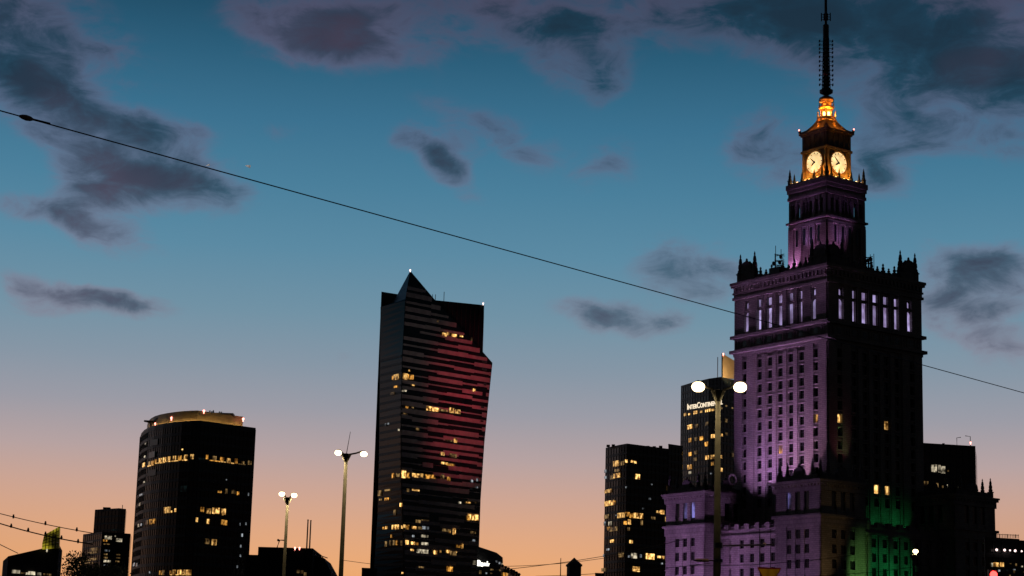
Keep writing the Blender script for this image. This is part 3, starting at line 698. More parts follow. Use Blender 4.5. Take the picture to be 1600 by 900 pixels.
for i in range(6):
    a = i*PI/3+PI; plight('orange_flood', (4.0*math.cos(a), 4.0*math.sin(a), zA+.9), (0, 0, zB+1.5), 1900, (1, .30, .035), 80, .15)
    a += PI/6; plight('orange_flood', (3.3*math.cos(a), 3.3*math.sin(a), zC+.8), (0, 0, zD+.6), 520, (1, .32, .04), 90, .15)

# ------------------------------------------------------------------ glass towers
def building(name, label, foot, z1, z0=0., group=None, wallm='glass_wall', floor_h=3.6, band=1.0, bay=3.0, vis=None, bandm='band', mull=True, root=None, cat='building', first=None):
    """foot: (x, y) ring of the plan; vis: edges that carry floor bands and mullions"""
    cx = sum(p[0] for p in foot)/len(foot); cy = sum(p[1] for p in foot)/len(foot)
    if root is None: root = thing(name, label, cat, (cx, cy, 0), 0, group)
    rx, ry = root.location.x, root.location.y
    loc = [(p[0]-rx, p[1]-ry) for p in foot]
    MB().prism(loc, z0, z1).build('wall', wallm, root)
    n = len(foot); vis = range(n) if vis is None else vis
    def eb(mb, i, t0, t1, d0, d1, za_, zb_):
        a, b = Vector(loc[i]), Vector(loc[(i+1) % n]); d = (b-a); L = d.length; d /= L; nr = Vector((d.y, -d.x))
        ctr = Vector((cx-rx, cy-ry))
        if nr.dot((a+b)/2-ctr) < 0: nr = -nr
        pts = [a+d*t0+nr*d0, a+d*t1+nr*d0, a+d*t1+nr*d1, a+d*t0+nr*d1]; mb.prism([(p.x, p.y) for p in pts], za_, zb_)
    bm = MB()
    for i in vis:
        L = (Vector(loc[(i+1) % n])-Vector(loc[i])).length; eb(bm, i, -.06, L+.06, -.1, .14, 0, band)
    bme = bm.mesh('floor_band', bandm); k = 0; z_ = (first if first is not None else z1-band)
    while z_ > max(z0, 8) and k < 70: obj('floor_band', bme, root, loc=(0, 0, z_)); z_ -= floor_h; k += 1
    if mull:
        mm = MB()
        for i in vis:
            L = (Vector(loc[(i+1) % n])-Vector(loc[i])).length; nb = max(1, round(L/bay))
            for j in range(nb+1): eb(mm, i, max(0, L*j/nb-.09), min(L, L*j/nb+.09), -.1, .2, max(z0, 3), z1-.02)
        mm.build('mullions', bandm, root, 'stuff')
    return root
LITN = [0]
def lit(root, edges, spots, off, sc, nm='lit_window', push=.32):
    """edges: list of ((x,y),(x,y)) wall lines; spots: (cx, cy, w, h, material) in a crop with origin off and scale sc"""
    me_cache = {}
    for sp in spots:
        X, Yc, w_, h_ = sp[:4]; m_ = sp[4] if len(sp) > 4 else 'room_warm'
        px, py, w_, h_ = off[0]+X/sc, off[1]+Yc/sc, w_/sc, h_/sc
        best = None
        for A, B in edges:
            hit = []
            for xx in (px-w_/2, px, px+w_/2):
                d = ray(xx, py); den = d.x*(B[1]-A[1])-d.y*(B[0]-A[0])
                if abs(den) < 1e-9: break
                t = ((A[0]-CAM.x)*(B[1]-A[1])-(A[1]-CAM.y)*(B[0]-A[0]))/den
                hit.append(CAM+d*t)
            if len(hit) < 3: continue
            L2 = (B[0]-A[0])**2+(B[1]-A[1])**2; s_ = ((hit[1].x-A[0])*(B[0]-A[0])+(hit[1].y-A[1])*(B[1]-A[1]))/L2
            if -.04 < s_ < 1.04 and (best is None or hit[1].y < best[1].y): best = hit
        if best is None: continue
        a, c_, b = best; dx = Vector((b.x-a.x, b.y-a.y)); L = dx.length; dx /= L; nr = Vector((dx.y, -dx.x))
        if nr.y > 0: nr = -nr
        z0_ = zat(c_.x, c_.y, py+h_/2); z1_ = zat(c_.x, c_.y, py-h_/2); hz = (z1_-z0_)/2
        o = obj(nm, None, root)
        me = MB().add([(-L/2, -.08, -hz), (L/2, -.08, -hz), (L/2, -.08, hz), (-L/2, -.08, hz), (-L/2, .08, -hz), (L/2, .08, -hz), (L/2, .08, hz), (-L/2, .08, hz)],
            [(0, 1, 2, 3), (5, 4, 7, 6), (1, 5, 6, 2), (4, 0, 3, 7), (3, 2, 6, 7), (4, 5, 1, 0)]).mesh(nm, m_)
        bpy.data.objects.remove(o)
        obj(nm, me, root, loc=(c_.x+nr.x*push-root.location.x, c_.y+nr.y*push-root.location.y, (z0_+z1_)/2), rz=math.atan2(dx.y, dx.x))
def edges_of(foot, idx): return [(foot[i], foot[(i+1) % len(foot)]) for i in idx]
def beacon(root, px, py, Y, r=.45, m_='beacon_red'):
    p = P(px, py, Y); MB().ball((p.x-root.location.x, p.y-root.location.y, p.z), r).lathe([(r*.5, p.z-2.2*r), (r*.5, p.z-.6*r)], 6, (p.x-root.location.x, p.y-root.location.y)).build('beacon', m_, root)
def rod(root, px, py0, py1, Y, r=.12, nm='antenna', m_='dark_metal'):
    p = P(px, py1, Y); z0_ = zat(p.x, p.y, py0); MB().tube([(p.x-root.location.x, p.y-root.location.y, z0_), (p.x-root.location.x, p.y-root.location.y, p.z)], r, 5).build(nm, m_, root)
W_, A_, D_, WH_, CO_, TE_ = 'room_warm', 'room_amber', 'room_dim', 'room_white', 'room_cool', 'room_teal'

# --- rounded tower with lit crown (left)
nc = P(314, 660, 800); z1 = nc.z
def onplane(px, py, z): d = ray(px, py); t = (z-CAM.z)/d.z; p = CAM+d*t; return (p.x, p.y)
def XY(px, py, Y): p = P(px, py, Y); return (p.x, p.y)
fr_ = XY(399.5, 671, 818)
foot = [XY(314, 660, 800), fr_, (fr_[0]-9, fr_[1]+34)]
arc = [(300, 661.3, 801.5), (285, 663, 804), (270, 665.3, 808), (255, 668, 813), (242, 671, 819), (232, 674, 826), (225, 678, 835), (220.5, 682, 846), (219, 684, 860)]
foot = foot[:3]+[XY(*a) for a in arc[::-1]]
rt = building('round_office_tower', 'dark rounded office tower with gold lit crown, left of the twin street lamps', foot, z1, vis=[0]+list(range(3, 12)), floor_h=3.75, band=1.3, bay=1.9, cat='tower')
ins = Vector((sum(p[0] for p in foot)/12, sum(p[1] for p in foot)/12))
cf = [tuple(ins+(Vector(p)-ins)*.83) for p in foot]; rl = (rt.location.x, rt.location.y)
MB().prism([(p[0]-rl[0], p[1]-rl[1]) for p in cf], z1+.02, z1+5.4).build('crown', 'crown_panel', rt)
cf2 = [tuple(ins+(Vector(p)-ins)*.885) for p in foot]
for i in [0]+list(range(3, 12)):
    a, b = cf2[i], cf2[(i+1) % 12]; MB().tube([(a[0]-rl[0], a[1]-rl[1], z1+.35), (b[0]-rl[0], b[1]-rl[1], z1+.35)], .16, 5).build('light_strip', 'lamp_trough', rt)
pr = MB()
for i in range(12):
    a, b = Vector(foot[i]), Vector(foot[(i+1) % 12]); d = (b-a).normalized(); nr = Vector((d.y, -d.x))
    if nr.dot((a+b)/2-ins) < 0: nr = -nr
    q = [a-nr*.5, b-nr*.5, b, a]; pr.prism([(p.x-rl[0], p.y-rl[1]) for p in q], z1+.01, z1+.75)
pr.build('roof_parapet', 'band', rt)
p = P(240, 660, 826); q = P(249, 654, 822)
MB().tube([(p.x-4-rl[0], p.y-rl[1], p.z+.5), (p.x-rl[0], p.y-rl[1], p.z), (q.x-rl[0], q.y-rl[1], q.z)], [.4, .8, .9], 6).tube([(p.x-rl[0]-1, p.y-rl[1], p.z), (p.x-rl[0]-1, p.y-rl[1], p.z-2)], .5, 6).tube([(q.x-rl[0], q.y-rl[1], q.z), (q.x-rl[0], q.y-rl[1], z1)], .6, 6).build('roof_crane', 'dark_metal', rt)
for x_ in (328, 331, 333.5, 343, 346): rod(rt, x_, 652, 641+random.random()*3, 830, .3)
p = P(343, 647, 828); MB().box(p.x-7-rl[0], p.x+6-rl[0], p.y-2-rl[1], p.y+3-rl[1], z1+5.3, p.z+.3).build('plant_room', 'crown_panel', rt)
for x_, y_, Y_ in ((318.5, 642, 806), (268, 653, 812), (243, 662, 824), (380, 654.5, 816)): beacon(rt, x_, y_, Y_, .5)
ed = edges_of(foot, [0]+list(range(3, 12)))
row = [(228, 620, 22, 40), (285, 605, 14, 38, D_), (315, 598, 22, 36, A_), (352, 586, 20, 40, A_), (395, 576, 26, 46), (437, 568, 28, 46), (482, 560, 26, 46), (537, 554, 28, 48), (590, 552, 32, 48, A_), (648, 546, 30, 54),
       (702, 538, 14, 48), (720, 538, 14, 48), (855, 540, 24, 44, A_), (930, 552, 36, 40, D_), (1005, 565, 34, 44, A_), (1072, 578, 36, 46), (1145, 582, 30, 48, A_), (1212, 598, 30, 30, D_), (1275, 598, 16, 40, D_), (1296, 600, 8, 36, D_)]
lit(rt, ed, row, (190, 630), 6.43)
lit(rt, ed, [(300, 627, 60, 9), (395, 600, 90, 9), (520, 583, 120, 8), (640, 573, 50, 9), (930, 580, 100, 8, A_), (1010, 590, 60, 8), (1105, 603, 60, 9), (1205, 614, 70, 8, D_)], (190, 630), 6.43, push=.4)
lit(rt, ed, [(248, 407, 13, 15, WH_), (240, 537, 12, 18, WH_), (232, 793, 13, 16, WH_), (615, 465, 12, 14), (1048, 770, 10, 12, CO_), (800, 560, 60, 20, TE_), (330, 395, 80, 60, TE_), (310, 520, 60, 60, TE_), (310, 700, 80, 60, TE_), (630, 860, 60, 60, TE_)], (190, 630), 6.43)
lit(rt, ed, [(1045, 55, 40, 20, A_), (1112, 50, 22, 50, D_), (1185, 55, 40, 40, D_), (1230, 70, 20, 36, A_), (508, 240, 26, 60), (545, 236, 32, 60), (570, 255, 14, 20), (610, 240, 14, 34), (870, 232, 34, 48, A_), (935, 248, 46, 52), (985, 245, 24, 60), (1025, 245, 40, 60), (1072, 258, 20, 64), (1096, 255, 18, 60),
    (325, 362, 22, 44, D_), (362, 356, 26, 50, A_), (396, 348, 18, 48, A_), (816, 335, 20, 44), (930, 352, 24, 48), (1075, 360, 26, 52, A_), (1103, 365, 34, 50, A_), (920, 552, 40, 52, D_), (990, 562, 48, 60), (462, 868, 26, 44, A_), (490, 865, 18, 50, D_), (565, 868, 22, 44, A_), (600, 865, 30, 54), (650, 865, 36, 54), (692, 862, 30, 50), (742, 866, 52, 54), (660, 888, 200, 7),
    (265, 85, 26, 16, CO_), (255, 180, 14, 30, WH_), (243, 392, 16, 32, WH_), (268, 385, 12, 24, CO_), (195, 785, 14, 30, CO_), (222, 788, 14, 34, CO_), (355, 862, 12, 20, CO_), (1258, 600, 12, 26, CO_), (1222, 806, 12, 26, CO_), (1272, 490, 12, 30, CO_), (1248, 380, 12, 28, CO_), (1310, 375, 10, 26, CO_), (1255, 695, 12, 26, CO_), (1335, 80, 9, 30, CO_)], (180, 760), 6.43)

# --- low building with slanted glowing fin (far left)
fo = [XY(13, 869, 600), XY(92.5, 852, 612), XY(98, 852, 640), XY(5, 872, 625)]
za0 = P(13, 869, 600).z; za1 = P(92.5, 851, 612).z
fb = thing('fin_roof_building', 'low dark building with slanting roof and yellow glowing glass fin at frame edge', 'building', (fo[0][0], fo[0][1], 0))
fl_ = [(p[0]-fo[0][0], p[1]-fo[0][1]) for p in fo]
MB().prism(fl_, 0, [za0, za1, za1, za0]).build('wall', 'roof_dark', fb)
fp = [P(65.5, 858, 606), P(66, 849, 606), P(69, 836, 606.5), P(93, 822.5, 611), P(92, 856, 611)]
fm = MB(); k = len(fp); o_ = Vector((fo[0][0], fo[0][1], 0)); q = [p-o_ for p in fp]
fm.add([v for v in q]+[v+Vector((0, 1.2, 0)) for v in q], [tuple(range(k))[::-1], tuple(range(k, 2*k))]+[(i, (i+1) % k, k+(i+1) % k, k+i) for i in range(k)])
room_mat('fin_glow', (.05, .045, .002), (.62, .50, .03), .75, scale=(.16, .16, .12), rnd=.1, lo=.42, hi_=.62, floor=.1)
fm.build('glowing_fin', 'fin_glow', fb)
gb = MB()
for t in (.2, .4, .6, .8):
    a = q[1]+(q[4]-q[0])*t; b = q[2]+(q[3]-q[2])*t; a = q[0]+(q[4]-q[0])*t; gb.tube([a+Vector((0, -.12, 0)), b+Vector((0, -.12, 0))], .12, 4)
    a = q[0]+(q[2]-q[0])*t; b = q[4]+(q[3]-q[4])*t; gb.tube([a+Vector((0, -.12, 0)), b+Vector((0, -.12, 0))], .1, 4)
gb.build('fin_frame', 'dark_metal', fb)
lit(fb, [(fo[0], fo[1])], [(155, 857, 80, 34, WH_), (235, 872, 60, 14, D_), (312, 872, 70, 34, WH_), (388, 880, 40, 28, WH_), (470, 886, 80, 18, D_), (263, 876, 16, 20, WH_), (30, 800, 12, 30, TE_)], (0, 760), 6.43)
lit(fb, [(fo[0], fo[1])], [(467, 640, 12, 40, WH_)], (0, 760), 6.43)

# --- stepped tower beside it
f1 = [XY(160, 831, 1100), XY(204, 833.5, 1108), XY(206, 834, 1135), XY(130.5, 834.5, 1122)]
st_ = building('stepped_office_tower', 'small distant stepped office tower behind the treetop', f1, P(160, 831, 1100).z, vis=[0, 3], floor_h=3.8, band=1.1, bay=3)
f2 = [XY(186, 794, 1108), XY(196.5, 797, 1112), XY(198, 797, 1130), XY(148.5, 801, 1122)]
building('', '', f2, P(186, 794, 1108).z, z0=P(160, 831, 1100).z-1, vis=[0, 3], floor_h=3.8, band=1.1, bay=3, root=st_)
rod(st_, 191.5, 797, 789, 1112, .2); p = P(167, 794.5, 1118); MB().box(p.x-2-st_.location.x, p.x+2-st_.location.x, p.y-1-st_.location.y, p.y+1-st_.location.y, p.z-2, p.z+.6).tube([(p.x-st_.location.x-1, p.y-st_.location.y, p.z), (p.x-st_.location.x+5, p.y-st_.location.y, p.z-1)], .5, 5).build('roof_crane', 'dark_metal', st_)
ed = edges_of(f1, [0, 3])+edges_of(f2, [0, 3])
lit(st_, ed, [(1085, 515, 70, 36, WH_), (1195, 540, 60, 34, WH_), (1055, 545, 40, 20, A_), (1158, 500, 12, 14, WH_), (1070, 580, 60, 10, D_), (1075, 645, 50, 16, CO_), (1060, 682, 34, 14, D_), (1060, 716, 40, 16, D_), (1185, 685, 40, 12, D_), (1185, 718, 40, 12, D_), (1075, 752, 70, 22, WH_), (1180, 755, 40, 14, D_), (1060, 790, 40, 12, CO_),
    (945, 632, 70, 30, D_), (930, 665, 90, 20, D_), (905, 735, 130, 24, D_), (895, 770, 90, 18, D_), (1150, 440, 60, 12, TE_), (910, 560, 60, 14, TE_)], (0, 760), 6.43)

# --- low dark block with twin chimneys
yb = 400
fo = [XY(384, 868, yb), XY(488, 868, yb), XY(490, 868, yb+25), XY(384, 868, yb+25)]
lb = thing('low_service_block', 'low black flat-roofed block with twin chimneys beneath the left street lamp', 'building', (fo[0][0], fo[0][1], 0)); o_ = fo[0]
def lbox(px0, px1, pyt, y0, y1, nm, m_='roof_dark', zb_=0):
    a = XY(px0, pyt, y0); b = XY(px1, pyt, y0); z_ = P((px0+px1)/2, pyt, y0).z
    return MB().box(a[0]-o_[0], b[0]-o_[0], y0-o_[1], y1-o_[1], zb_, z_).build(nm, m_, lb)
lbox(384, 489, 868, yb, yb+25, 'wall'); lbox(403.5, 489, 855.5, yb+2, yb+22, 'upper_wall', zb_=25)
a = P(488, 868, yb+3); b = P(505, 871, yb+3); c_ = P(517, 893, yb+3); d_ = P(518, 960, yb+3); e_ = P(487, 960, yb+3)
vs = [Vector((v.x-o_[0], v.y-o_[1], v.z)) for v in (a, b, c_, d_, e_)]
MB().add(vs+[v+Vector((0, 18, 0)) for v in vs], [(4, 3, 2, 1, 0), (5, 6, 7, 8, 9)]+[(i, (i+1) % 5, 5+(i+1) % 5, 5+i) for i in range(5)]).build('sloping_wing', 'roof_dark', lb)
for x0, x1, yt in ((481.3, 482.0, 813), (485.7, 486.4, 814)):
    p = P(x0, yt, yb+8); z0_ = zat(p.x, p.y, 858); MB().lathe([(.15, z0_), (.13, p.z), (.18, p.z), (.18, p.z+.15)], 8, (p.x-o_[0], p.y-o_[1])).build('chimney', 'dark_metal', lb)
rl_ = MB()
for px, py in ((492, 862), (496, 863.5), (500, 866), (504, 870), (508, 873)):
    p = P(px, py, yb+4); rl_.tube([(p.x-o_[0], p.y-o_[1], p.z), (p.x-o_[0]-.1, p.y-o_[1], p.z-1.6)], .08, 4)
p, q = P(489, 864, yb+4), P(512, 872, yb+4); rl_.tube([(p.x-o_[0], p.y-o_[1], p.z), (q.x-o_[0], q.y-o_[1], q.z)], .09, 4); rl_.build('roof_railing', 'dark_metal', lb)
p = P(437, 844, yb+6); q = P(431.5, 855.5, yb+6); MB().tube([(q.x-o_[0], q.y-o_[1], q.z-.6), (p.x-o_[0], p.y-o_[1], p.z), (p.x-o_[0]+.9, p.y-o_[1], p.z)], .13, 4).ball((p.x-o_[0]-.3, p.y-o_[1], p.z), .25).build('camera_mast', 'dark_metal', lb)
for px in (461, 468): beacon(lb, px, 856, yb+2, .2)
for px, py in ((466, 893), (472, 894), (477, 897)): lit(lb, [((fo[0][0], yb-.2), (fo[1][0]+8, yb-.2))], [(px, py, 4, 5, D_)], (0, 0), 1)

# --- twisting striped tower
def tab(pts): return [(p.z, p.x, p.y) for p in (P(*q) for q in pts)]
def at(tb, z):
    tb = sorted(tb)
    if z <= tb[0][0]: a, b = tb[0], tb[1]
    elif z >= tb[-1][0]: return Vector(tb[-1][1:])
    else:
        for a, b in zip(tb, tb[1:]):
            if a[0] <= z <= b[0]: break
    t = (z-a[0])/max(1e-6, b[0]-a[0]); return Vector(a[1:]).lerp(Vector(b[1:]), t)
sdep = lambda px: 870+(px-628)*.25
LT = tab([(641, 423, sdep(641)), (637, 444, sdep(636)), (633, 470, sdep(632)), (628, 560, 870), (626, 650, 870), (626, 740, 870), (629, 820, 870), (632, 900, 870), (635, 1000, 870)])
RT = tab([(x, y, sdep(x)) for x, y in ((641, 423), (680, 469), (752, 547), (769.5, 567), (765, 610), (757, 690), (751, 780), (748.5, 853), (746, 1000))])
GT = tab([(641, 423, sdep(641)), (613, 475, 884), (594.5, 479.5, 886), (592.5, 700, 886), (590, 805, 886), (584, 895, 882), (579, 1000, 878)])
zap = LT[0][0]
tw = thing('striped_glass_tower', 'tall dark glass skyscraper with pointed top and red-lit striped face', 'skyscraper', (P(680, 800, 885).x, 885, 0))
tl = Vector((tw.location.x, tw.location.y))
nz = 70; vs = []; fs = []
zs = sorted(set([round(zap*k/nz, 3) for k in range(nz)]+[q[0] for tb in (LT, RT, GT) for q in tb if 0 < q[0] < zap-.5]+[zap-.01])); nz = len(zs)-1
for z in zs:
    for tb in (LT, RT, GT): v = at(tb, z)-tl; vs.append((v.x, v.y, z))
for k in range(nz): fs += [(k*3+i, k*3+(i+1) % 3, k*3+3+(i+1) % 3, k*3+3+i) for i in range(3)]
MB().add(vs, fs+[(2, 1, 0)]).build('sail_wall', 'glass_wall', tw)
rb = [XY(595, 479, 888), XY(680, 469, 904.5), XY(756, 475, 913), XY(757, 475, 940), XY(597, 479, 925)]
zrb = P(680, 469, 904.5).z
MB().prism([(p[0]-tl.x, p[1]-tl.y) for p in rb], 0, zrb).build('rear_wall', 'glass_wall', tw)
mm = MB()
for k in range(12):
    t = k/11; p = Vector(rb[1]).lerp(Vector(rb[2]), t)-tl; mm.box(p.x-.2, p.x+.2, p.y-.45, p.y+.1, 20, zrb-.1)
mm.build('mullions', 'band', tw, 'stuff')
for px in (676, 680.5, 694): rod(tw, px, 475, 460 if px < 690 else 456, 906, .15)
beacon(tw, 641, 422, sdep(641), .4, 'beacon_white'); beacon(tw, 755, 474, 912, .4, 'beacon_white')
# pale spandrel panels, floor by floor
FH = 3.28; zf = zap-9; fi = 0; snrm = (at(RT, 80)-at(LT, 80)).normalized(); snr = Vector((snrm.y, -snrm.x)); snr = snr if snr.y < 0 else -snr
rs = random.Random(3)
while zf > 22:
    a, b = at(LT, zf), at(RT, zf); b2 = at(RT, zf+1.9)
    if (b2-a).length < (b-a).length: b = b2
    L = (b-a).length; d = (b-a)/max(L, .01); u = .3 if L > 4 else .1
    while u < L-1.0:
        run = min(rs.choice((6., 9., 12., 15., 20.)), L-.3-u)
        thick = rs.random() < .3
        h0, h1 = (rs.choice((.3, .6)), rs.choice((1.1, 1.4))) if thick else (0., rs.choice((1.6, 1.85, 2.1)))
        if rs.random() < .12: h0, h1 = h0+.8, h1+.25
        if rs.random() < (.03 if zf > 60 else .12): u += run*.6; continue
        p, q = a+d*u-tl, a+d*(u+run-.12)-tl; o1 = snr*.28
        MB().prism([(p.x, p.y), (q.x, q.y), (q.x+o1.x, q.y+o1.y), (p.x+o1.x, p.y+o1.y)], zf+h0, zf+h1).build('spandrel_panel', 'panel_pale', tw)
        u += run
    zf -= FH; fi += 1
# dark bands on the plain side
zf = zap-40
while zf > 20:
    a, g_ = at(LT, zf)-tl, at(GT, zf)-tl; d = (a-g_).normalized(); n_ = Vector((d.y, -d.x)); n_ = n_ if n_.y < 0 else -n_
    MB().prism([(g_.x, g_.y), (a.x-d.x*.4, a.y-d.y*.4), (a.x-d.x*.4+n_.x*.14, a.y-d.y*.4+n_.y*.14), (g_.x+n_.x*.14, g_.y+n_.y*.14)], zf, zf+1.1).build('floor_band', 'band', tw); zf -= FH
def zl_edges(py):
    z_ = zat(*XY(690, py, 885), py); a, b, g_ = at(LT, z_), at(RT, z_), at(GT, z_); return [((a.x, a.y), (b.x, b.y)), ((g_.x, g_.y), (a.x, a.y))]
def zlit(spots, off, sc):
    for sp in spots: lit(tw, zl_edges(off[1]+sp[1]/sc), [sp], off, sc, push=.4)
zlit([(600, 485, 12, 18, D_), (655, 597, 36, 26), (688, 592, 26, 24), (735, 605, 42, 22), (795, 612, 26, 10), (880, 635, 12, 28, D_), (985, 822, 40, 16, TE_), (985, 885, 40, 14, TE_), (365, 895, 12, 14)], (570, 410), 5.295)
zlit([(265, 155, 40, 46), (240, 160, 16, 30, A_), (330, 150, 36, 52), (375, 155, 46, 40, A_), (260, 235, 24, 16, A_), (395, 222, 28, 10), (310, 268, 14, 14, WH_), (333, 268, 14, 14, WH_), (345, 405, 22, 16, A_), (390, 408, 18, 12, D_), (530, 415, 46, 36), (580, 424, 60, 32), (645, 430, 66, 16, D_), (715, 430, 34, 42), (763, 440, 44, 34), (900, 262, 22, 24), (746, 680, 26, 34), (690, 680, 60, 10, D_), (640, 790, 28, 28), (725, 805, 60, 32, D_), (655, 868, 54, 18), (705, 880, 70, 18, A_),
      (200, 540, 14, 14, CO_), (178, 550, 8, 24, CO_), (275, 592, 12, 16, WH_), (330, 458, 30, 10, D_), (430, 585, 30, 20, D_), (235, 290, 30, 20, D_), (970, 405, 24, 14, TE_), (965, 520, 24, 14, TE_), (990, 215, 22, 20, TE_)], (570, 560), 5.295)
zlit([(290, 70, 16, 40, A_), (322, 65, 30, 30, D_), (370, 60, 36, 60), (406, 68, 24, 44, A_), (470, 68, 60, 32), (520, 70, 20, 34), (570, 78, 46, 34, A_), (612, 78, 36, 30, A_), (690, 82, 30, 36, D_), (742, 97, 24, 34, A_), (405, 190, 20, 26, D_), (470, 190, 60, 14), (245, 190, 44, 14, D_), (240, 265, 30, 24, A_), (180, 215, 26, 44, D_), (188, 268, 20, 14, D_), (346, 312, 18, 30), (905, 293, 36, 12), (835, 293, 18, 16, WH_), (968, 292, 16, 16, D_), (945, 415, 84, 48), (905, 420, 22, 36, A_), (305, 375, 14, 44, D_), (490, 448, 40, 24, D_), (548, 440, 60, 10, D_),
      (215, 505, 18, 20, A_), (236, 500, 14, 24), (290, 496, 14, 36), (320, 495, 36, 38), (356, 495, 12, 24), (375, 488, 16, 26), (400, 496, 28, 38, A_), (455, 500, 40, 22), (500, 503, 46, 22, D_), (550, 502, 54, 24, CO_), (448, 570, 18, 18, CO_), (545, 571, 52, 20, WH_), (725, 522, 70, 22, D_), (788, 532, 22, 52), (750, 536, 12, 16), (232, 635, 14, 44, D_), (268, 628, 12, 44, D_), (296, 625, 12, 40, D_), (322, 624, 12, 40, A_), (350, 627, 14, 40, D_), (398, 622, 26, 36), (445, 628, 30, 26), (480, 633, 24, 22, A_), (545, 633, 56, 22, WH_), (525, 696, 96, 32, WH_),
      (440, 685, 26, 16), (632, 706, 30, 32), (672, 698, 16, 16), (737, 698, 28, 24), (780, 712, 50, 34, D_), (803, 703, 10, 14), (830, 655, 50, 22, A_), (856, 653, 12, 36), (750, 842, 50, 38, A_), (360, 875, 16, 14), (515, 827, 40, 12, D_), (280, 570, 14, 26, A_), (950, 605, 20, 16, CO_), (945, 540, 40, 18, D_), (930, 180, 16, 12, TE_), (975, 165, 16, 16, CO_), (935, 115, 14, 20, CO_), (978, 105, 12, 24, CO_)], (560, 730), 5.293)
# added spots standing in for red and pale reflections on the striped face
light('added_red_spot', 'SPOT', (60, 640, 14), 1.25e6, (1, .04, .09), P(730, 590, 888), 3., 9.5, 1.)
light('added_red_spot', 'SPOT', (60, 640, 14), 1.0e6, (1, .04, .09), P(728, 690, 888), 3., 10, 1.)
light('added_white_spot', 'SPOT', (60, 600, 14), 4.2e6, (1, .84, .78), P(640, 680, 872), 3., 24, 1.)

# --- low annex left of the striped tower's foot
fo = [XY(565.5, 887, 820), XY(589, 885, 822), XY(589, 885, 835), XY(566, 887, 835)]
building('low_annex', 'small dark annex at the left foot of the striped tower', fo, P(566, 887, 820).z, vis=[0], bay=3)
# --- bank building right of its foot
fo = [XY(746, 853.5, 800), XY(776, 863.5, 812), XY(785.5, 871, 820), XY(786, 873, 845), XY(746, 853, 840)]
zbk = P(746, 853.5, 800).z
bk = thing('bank_building', 'dark stepped building with white bank sign, right of the striped tower', 'building', (fo[0][0], fo[0][1], 0)); o_ = fo[0]
MB().prism([(p[0]-o_[0], p[1]-o_[1]) for p in fo], 0, [zbk, P(776, 863.5, 812).z, P(785.5, 871, 820).z, P(785.5, 871, 820).z, zbk]).build('wall', 'roof_dark', bk)
f2 = [XY(745, 884, 797), XY(782, 885, 806), XY(811, 897, 822), XY(816, 899.5, 850), XY(746, 890, 846)]; z2_ = [P(745, 884, 797).z, P(782, 885, 806).z, P(811, 897, 822).z, P(811, 897, 822).z-.3, P(782, 885, 806).z]
MB().prism([(p[0]-o_[0], p[1]-o_[1]) for p in f2], 0, z2_).build('lower_wall', 'glass_wall', bk)
for k, (px, py) in enumerate(((785.5, 883), (790, 885), (794.5, 887), (799, 889.5), (803, 891), (807, 893.5), (811, 896))):
    p = P(px, py, 812); MB().lathe([(.5, p.z-2.2), (.5, p.z-.6), (.8, p.z-.4), (.3, p.z+.2)], 8, (p.x-o_[0], p.y-o_[1])).build('roof_vent', 'dark_metal', bk)
ed = [(fo[0], fo[1]), (fo[1], fo[2])]; ed2 = [(f2[0], f2[1]), (f2[1], f2[2])]
lit(bk, ed2, [(315, 710, 50, 80, D_), (468, 730, 30, 40, CO_), (590, 735, 40, 30, D_), (610, 645, 70, 40, D_), (805, 655, 40, 40, D_), (930, 760, 90, 90, A_), (980, 770, 30, 70, W_), (1170, 765, 50, 60, D_), (1235, 775, 40, 50, D_)], (730, 850), 16)
lit(bk, ed, [(715, 440, 28, 50, CO_), (790, 475, 34, 50, CO_), (855, 505, 30, 50, WH_)], (730, 850), 16)
def text(s, px0, px1, pyb, pyc, Y0, Y1, root, material, nm='sign_lettering', ext=.1, big=(0,), sx_=1.):
    """flat lettering on a wall between two photo columns; real raised letters"""
    A, B = P(px0, pyb, Y0), P(px1, pyb+(pyc if False else 0), Y1)
    B = Vector((B.x, B.y, A.z)); L = (B-A).length; cu = bpy.data.curves.new(nm, 'FONT'); cu.body = s; cu.extrude = ext; cu.size = 1; cu.space_character = 1.0; cu.offset = .012
    if big != (0,):
        cu.small_caps_scale = .76
        for i, f_ in enumerate(cu.body_format): f_.use_small_caps = True
    o = bpy.data.objects.new('tmp', cu); C.objects.link(o); dg = bpy.context.evaluated_depsgraph_get(); me = bpy.data.meshes.new_from_object(o.evaluated_get(dg)); C.objects.unlink(o); bpy.data.objects.remove(o)
    xs = [v.co.x for v in me.vertices]; w = max(xs)-min(xs); z_h = zat(A.x, A.y, pyc)-A.z; ys = max(v.co.y for v in me.vertices)
    me.transform(Matrix.Translation((-min(xs), 0, 0))); me.transform(Matrix.Diagonal((L/w, z_h/ys, 1, 1)))
    me.transform(Matrix.Rotation(PI/2, 4, 'X')); me.materials.clear(); me.materials.append(M[material])
    d = B-A; r = obj(nm, me, root, loc=A-root.location, rz=math.atan2(d.y, d.x)); return r
text('Bank', 746, 765.5, 884, 875, 796, 804, bk, 'sign_white')
p = P(741.5, 879, 795.5); MB().box(p.x-.7-bk.location.x, p.x+.7-bk.location.x, p.y-.1-bk.location.y, p.y+.1-bk.location.y, p.z-.8, p.z+.8).build('sign_logo', 'room_white', bk)

